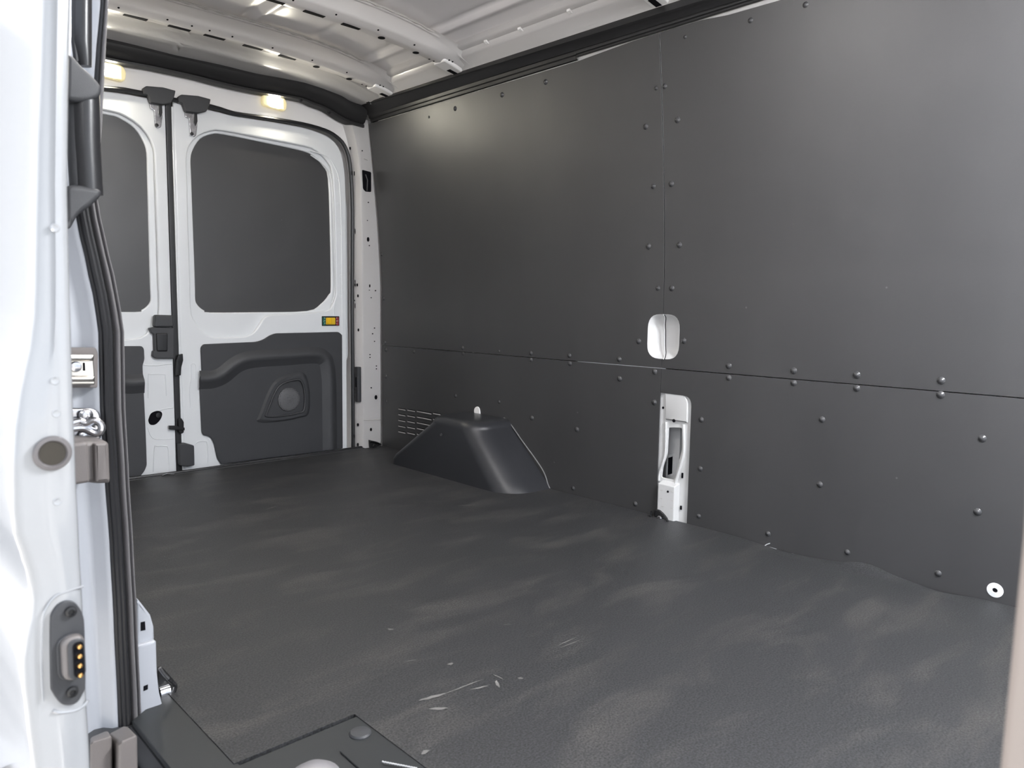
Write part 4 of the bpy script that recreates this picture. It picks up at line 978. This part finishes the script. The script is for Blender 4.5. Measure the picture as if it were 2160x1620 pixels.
# black moulded grab handle on the pillar
gh = empty('grab_handle', tuple(at(180, 300, 'Y', 1.18))); tag(gh, 'black moulded grab handle with two brackets, at the top of the door opening', 'handle')
def gp_(n, pts, Y, M, th, bev=.006, r=.008): return setpar(plate(n, 'R', Y, rnd(rx(yp(pts, Y)), r, 4), th=th, bev=bev, M=M), gh)
gp_('upper_bracket', [(140,112),(155,116),(170,136),(190,152),(208,172),(216,184),(213,204),(196,212),(172,216),(140,212)], 1.150, PLAS, .07)
gp_('lower_bracket', [(140,392),(160,388),(205,396),(216,402),(214,414),(190,437),(166,452),(150,482),(138,484)], 1.150, PLAS, .07)
gl = [at(u, v, 'Y', 1.17) for u, v in ((178,190),(179,230),(180,300),(183,360),(186,410))]
setpar(tube('grip', smooth_loop([tuple(p) for p in gl], 5, closed=False), .0185, DARKP, seg=20), gh)
gl = [at(u, v, 'Y', 1.17) for u, v in ((166,200),(164,240),(163,300),(165,360),(168,400))]
setpar(tube('grip_back', smooth_loop([tuple(p) for p in gl], 5, closed=False), .012, PLAS, seg=16), gh)
# glossy door track run above the handle
tk = empty('upper_roller_arm', tuple(at(172, 60, 'Y', 1.2))); tag(tk, 'black glossy upright rod above the grab handle', 'rod')
setpar(tube('rod_body', [q(176,-200,1.19), q(174,0,1.19), q(174,90,1.19), q(180,140,1.19)], [.0115, .0115, .0115, .008], DARKP, seg=16), tk)
setpar(tube('rod_edge', [q(161,-200,1.19), q(158,0,1.19), q(157,90,1.19), q(162,130,1.19)], .004, RUB, seg=10), tk)

# near white door edge with contact plate
YD = .80
dR = [(-300,156),(0,152),(200,149),(400,147),(600,152),(700,155),(850,159),(1000,165),(1150,172),(1300,180),(1480,187),(1620,195),(1900,212)]
dL = [(-300,93),(0,91),(100,88),(300,80),(500,76),(600,74),(660,71),(720,63),(780,50),(830,40),(900,31),(980,27),(1060,28),(1120,34),(1170,50),(1210,63),(1250,70),(1285,66),(1330,55),(1380,49),(1430,51),(1500,60),(1620,74),(1900,100)]
de = empty('sliding_door_edge', (.17, YD, -.2)); tag(de, 'white sliding door edge at the left, with contact plate and grommet', 'van door')
rows = []
for v in [-300+i*20 for i in range(106)]:
    a = at(ipx(dL, v), v, 'Y', YD); c = at(ipx(dR, v), v, 'Y', YD)
    xl, xr, z = a.x, c.x, (a.z+c.z)/2; w_ = xr-xl
    r = [(xl-.010, 2.1, z), (xl-.006, 1.5, z), (xl-.001, .95, z), (xl-.0005, .84, z)]
    for t in (0, .25, .5, .75, 1): an = t*math.pi/2; r.append((xl+.010*(1-math.cos(an)), YD+.012-.012*math.sin(an)+.004, z))
    r += [(xl+.02, YD+.002, z), (xl+w_*.55, YD, z), (xr-.012, YD, z)]
    for t in (.25, .5, .75, 1): an = t*math.pi/2; r.append((xr-.010+.010*math.sin(an), YD+.010*(1-math.cos(an)), z))
    r += [(xr, .86, z), (xr-.001, 1.0, z), (xr-.02, 1.02, z), (xr-.022, 2.1, z)]
    rows.append(r)
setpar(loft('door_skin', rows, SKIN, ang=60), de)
def dq(n, pts, Y, M, th, bev=.001, r=.003, n_=5): return setpar(plate(n, 'R', Y, rnd(rx(yp(pts, Y)), r, n_), th=th, bev=bev, M=M), de)
cpx = [(107,1320),(112,1293),(128,1273),(147,1268),(163,1276),(176,1300),(179,1335),(181,1440),(176,1462),(163,1482),(144,1488),(128,1484),(112,1463),(108,1440)]
setpar(plate('contact_plate', 'R', YD-.003, smooth_loop(rx(yp(cpx, YD-.003)), 3), th=.006, bev=.001, M=PLAS), de)
def oval(u0_, v0, u1, v1, Y, k=.5):
    a = at(u0_, v1, 'Y', Y); c = at(u1, v0, 'Y', Y); return rect(a.x, a.z, c.x, c.z, min(c.x-a.x, c.z-a.z)*k*1.15, 8)
setpar(plate('contact_collar', 'R', YD-.006, oval(123,1331,178,1441,YD-.006), th=.006, bev=.001, M=PLAS), de)
setpar(plate('contact_housing', 'R', YD-.014, oval(135,1338,180,1442,YD-.014), th=.014, bev=.003, M=GREYP), de)
setpar(plate('contact_face', 'R', YD-.0155, oval(146,1344,179,1438,YD-.0155), th=.004, bev=.001, M=PLAS), de)
setpar(plate('contact_slot', 'R', YD-.0165, oval(157,1352,176,1431,YD-.0165), th=.002, M=HOLE), de)
for u, v in ((166,1363),(166.5,1383),(167,1403),(168,1423)):
    setpar(disc('gold_pin', [(.0022, 0), (.0022, .003), (.0010, .0045), (0, .0045)], q(u, v, YD-.0165), (.2, -1, 0), GOLD, seg=10), de)
for u, v in ((149,1290),(152,1459)):
    setpar(disc('plate_screw', [(.0055, 0), (.005, .0025), (.0028, .003), (.002, .0015), (0, .0015)], q(u, v, YD-.004), (0, -1, 0), BLKMET, seg=16), de)
c = at(110, 956, 'Y', YD)
RIMM = mat('grommet_rubber', (.13, .12, .12), .35)
setpar(disc('rubber_grommet', [(.0165, .001), (.0155, .003), (.0125, .0035), (.0108, .001), (.0105, -.008), (.0103, -.03)], (c.x, YD, c.z), (0, -1, 0), RIMM, seg=32), de)
setpar(disc('grommet_bore', [(.0112, 0), (.0112, .0012), (0, .0012)], (c.x, YD-.0005, c.z), (0, -1, 0), mat('grommet_dark', (.03, .025, .018), .3), seg=24), de)
for u, v in ((116,481),(116,803),(119,872),(121,1058)):
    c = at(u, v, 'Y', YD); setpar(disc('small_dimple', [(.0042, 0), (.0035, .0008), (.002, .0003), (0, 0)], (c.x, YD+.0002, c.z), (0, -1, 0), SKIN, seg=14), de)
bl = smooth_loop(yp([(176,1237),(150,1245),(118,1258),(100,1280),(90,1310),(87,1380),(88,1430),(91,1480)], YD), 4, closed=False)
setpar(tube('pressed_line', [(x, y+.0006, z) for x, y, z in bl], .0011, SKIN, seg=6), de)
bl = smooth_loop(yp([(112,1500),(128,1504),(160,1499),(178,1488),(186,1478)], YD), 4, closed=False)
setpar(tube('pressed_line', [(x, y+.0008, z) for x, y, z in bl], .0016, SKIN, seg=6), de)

# near front post of the opening, at the right edge of the picture
np_ = empty('front_post', (.30, .04, -.2)); tag(np_, 'pale out-of-focus door post at the right edge of the picture', 'post')
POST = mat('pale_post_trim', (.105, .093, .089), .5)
rows = []
for v in range(900, 2300, 60):
    u = 2163-(v-1100)*(2163-2112)/(1610-1100) if v > 1100 else 2163-(v-1100)*.02
    p = at(u, v, 'Y', .075); x, z = p.x, p.z
    rows.append([(x-.012, -.12, z), (x-.010, .04, z), (x-.007, .062, z), (x-.004, .071, z), (x, .075, z), (x+.006, .074, z), (x+.010, .068, z), (x+.014, .064, z), (x+.02, .060, z), (x+.022, .03, z), (x+.022, -.12, z)])
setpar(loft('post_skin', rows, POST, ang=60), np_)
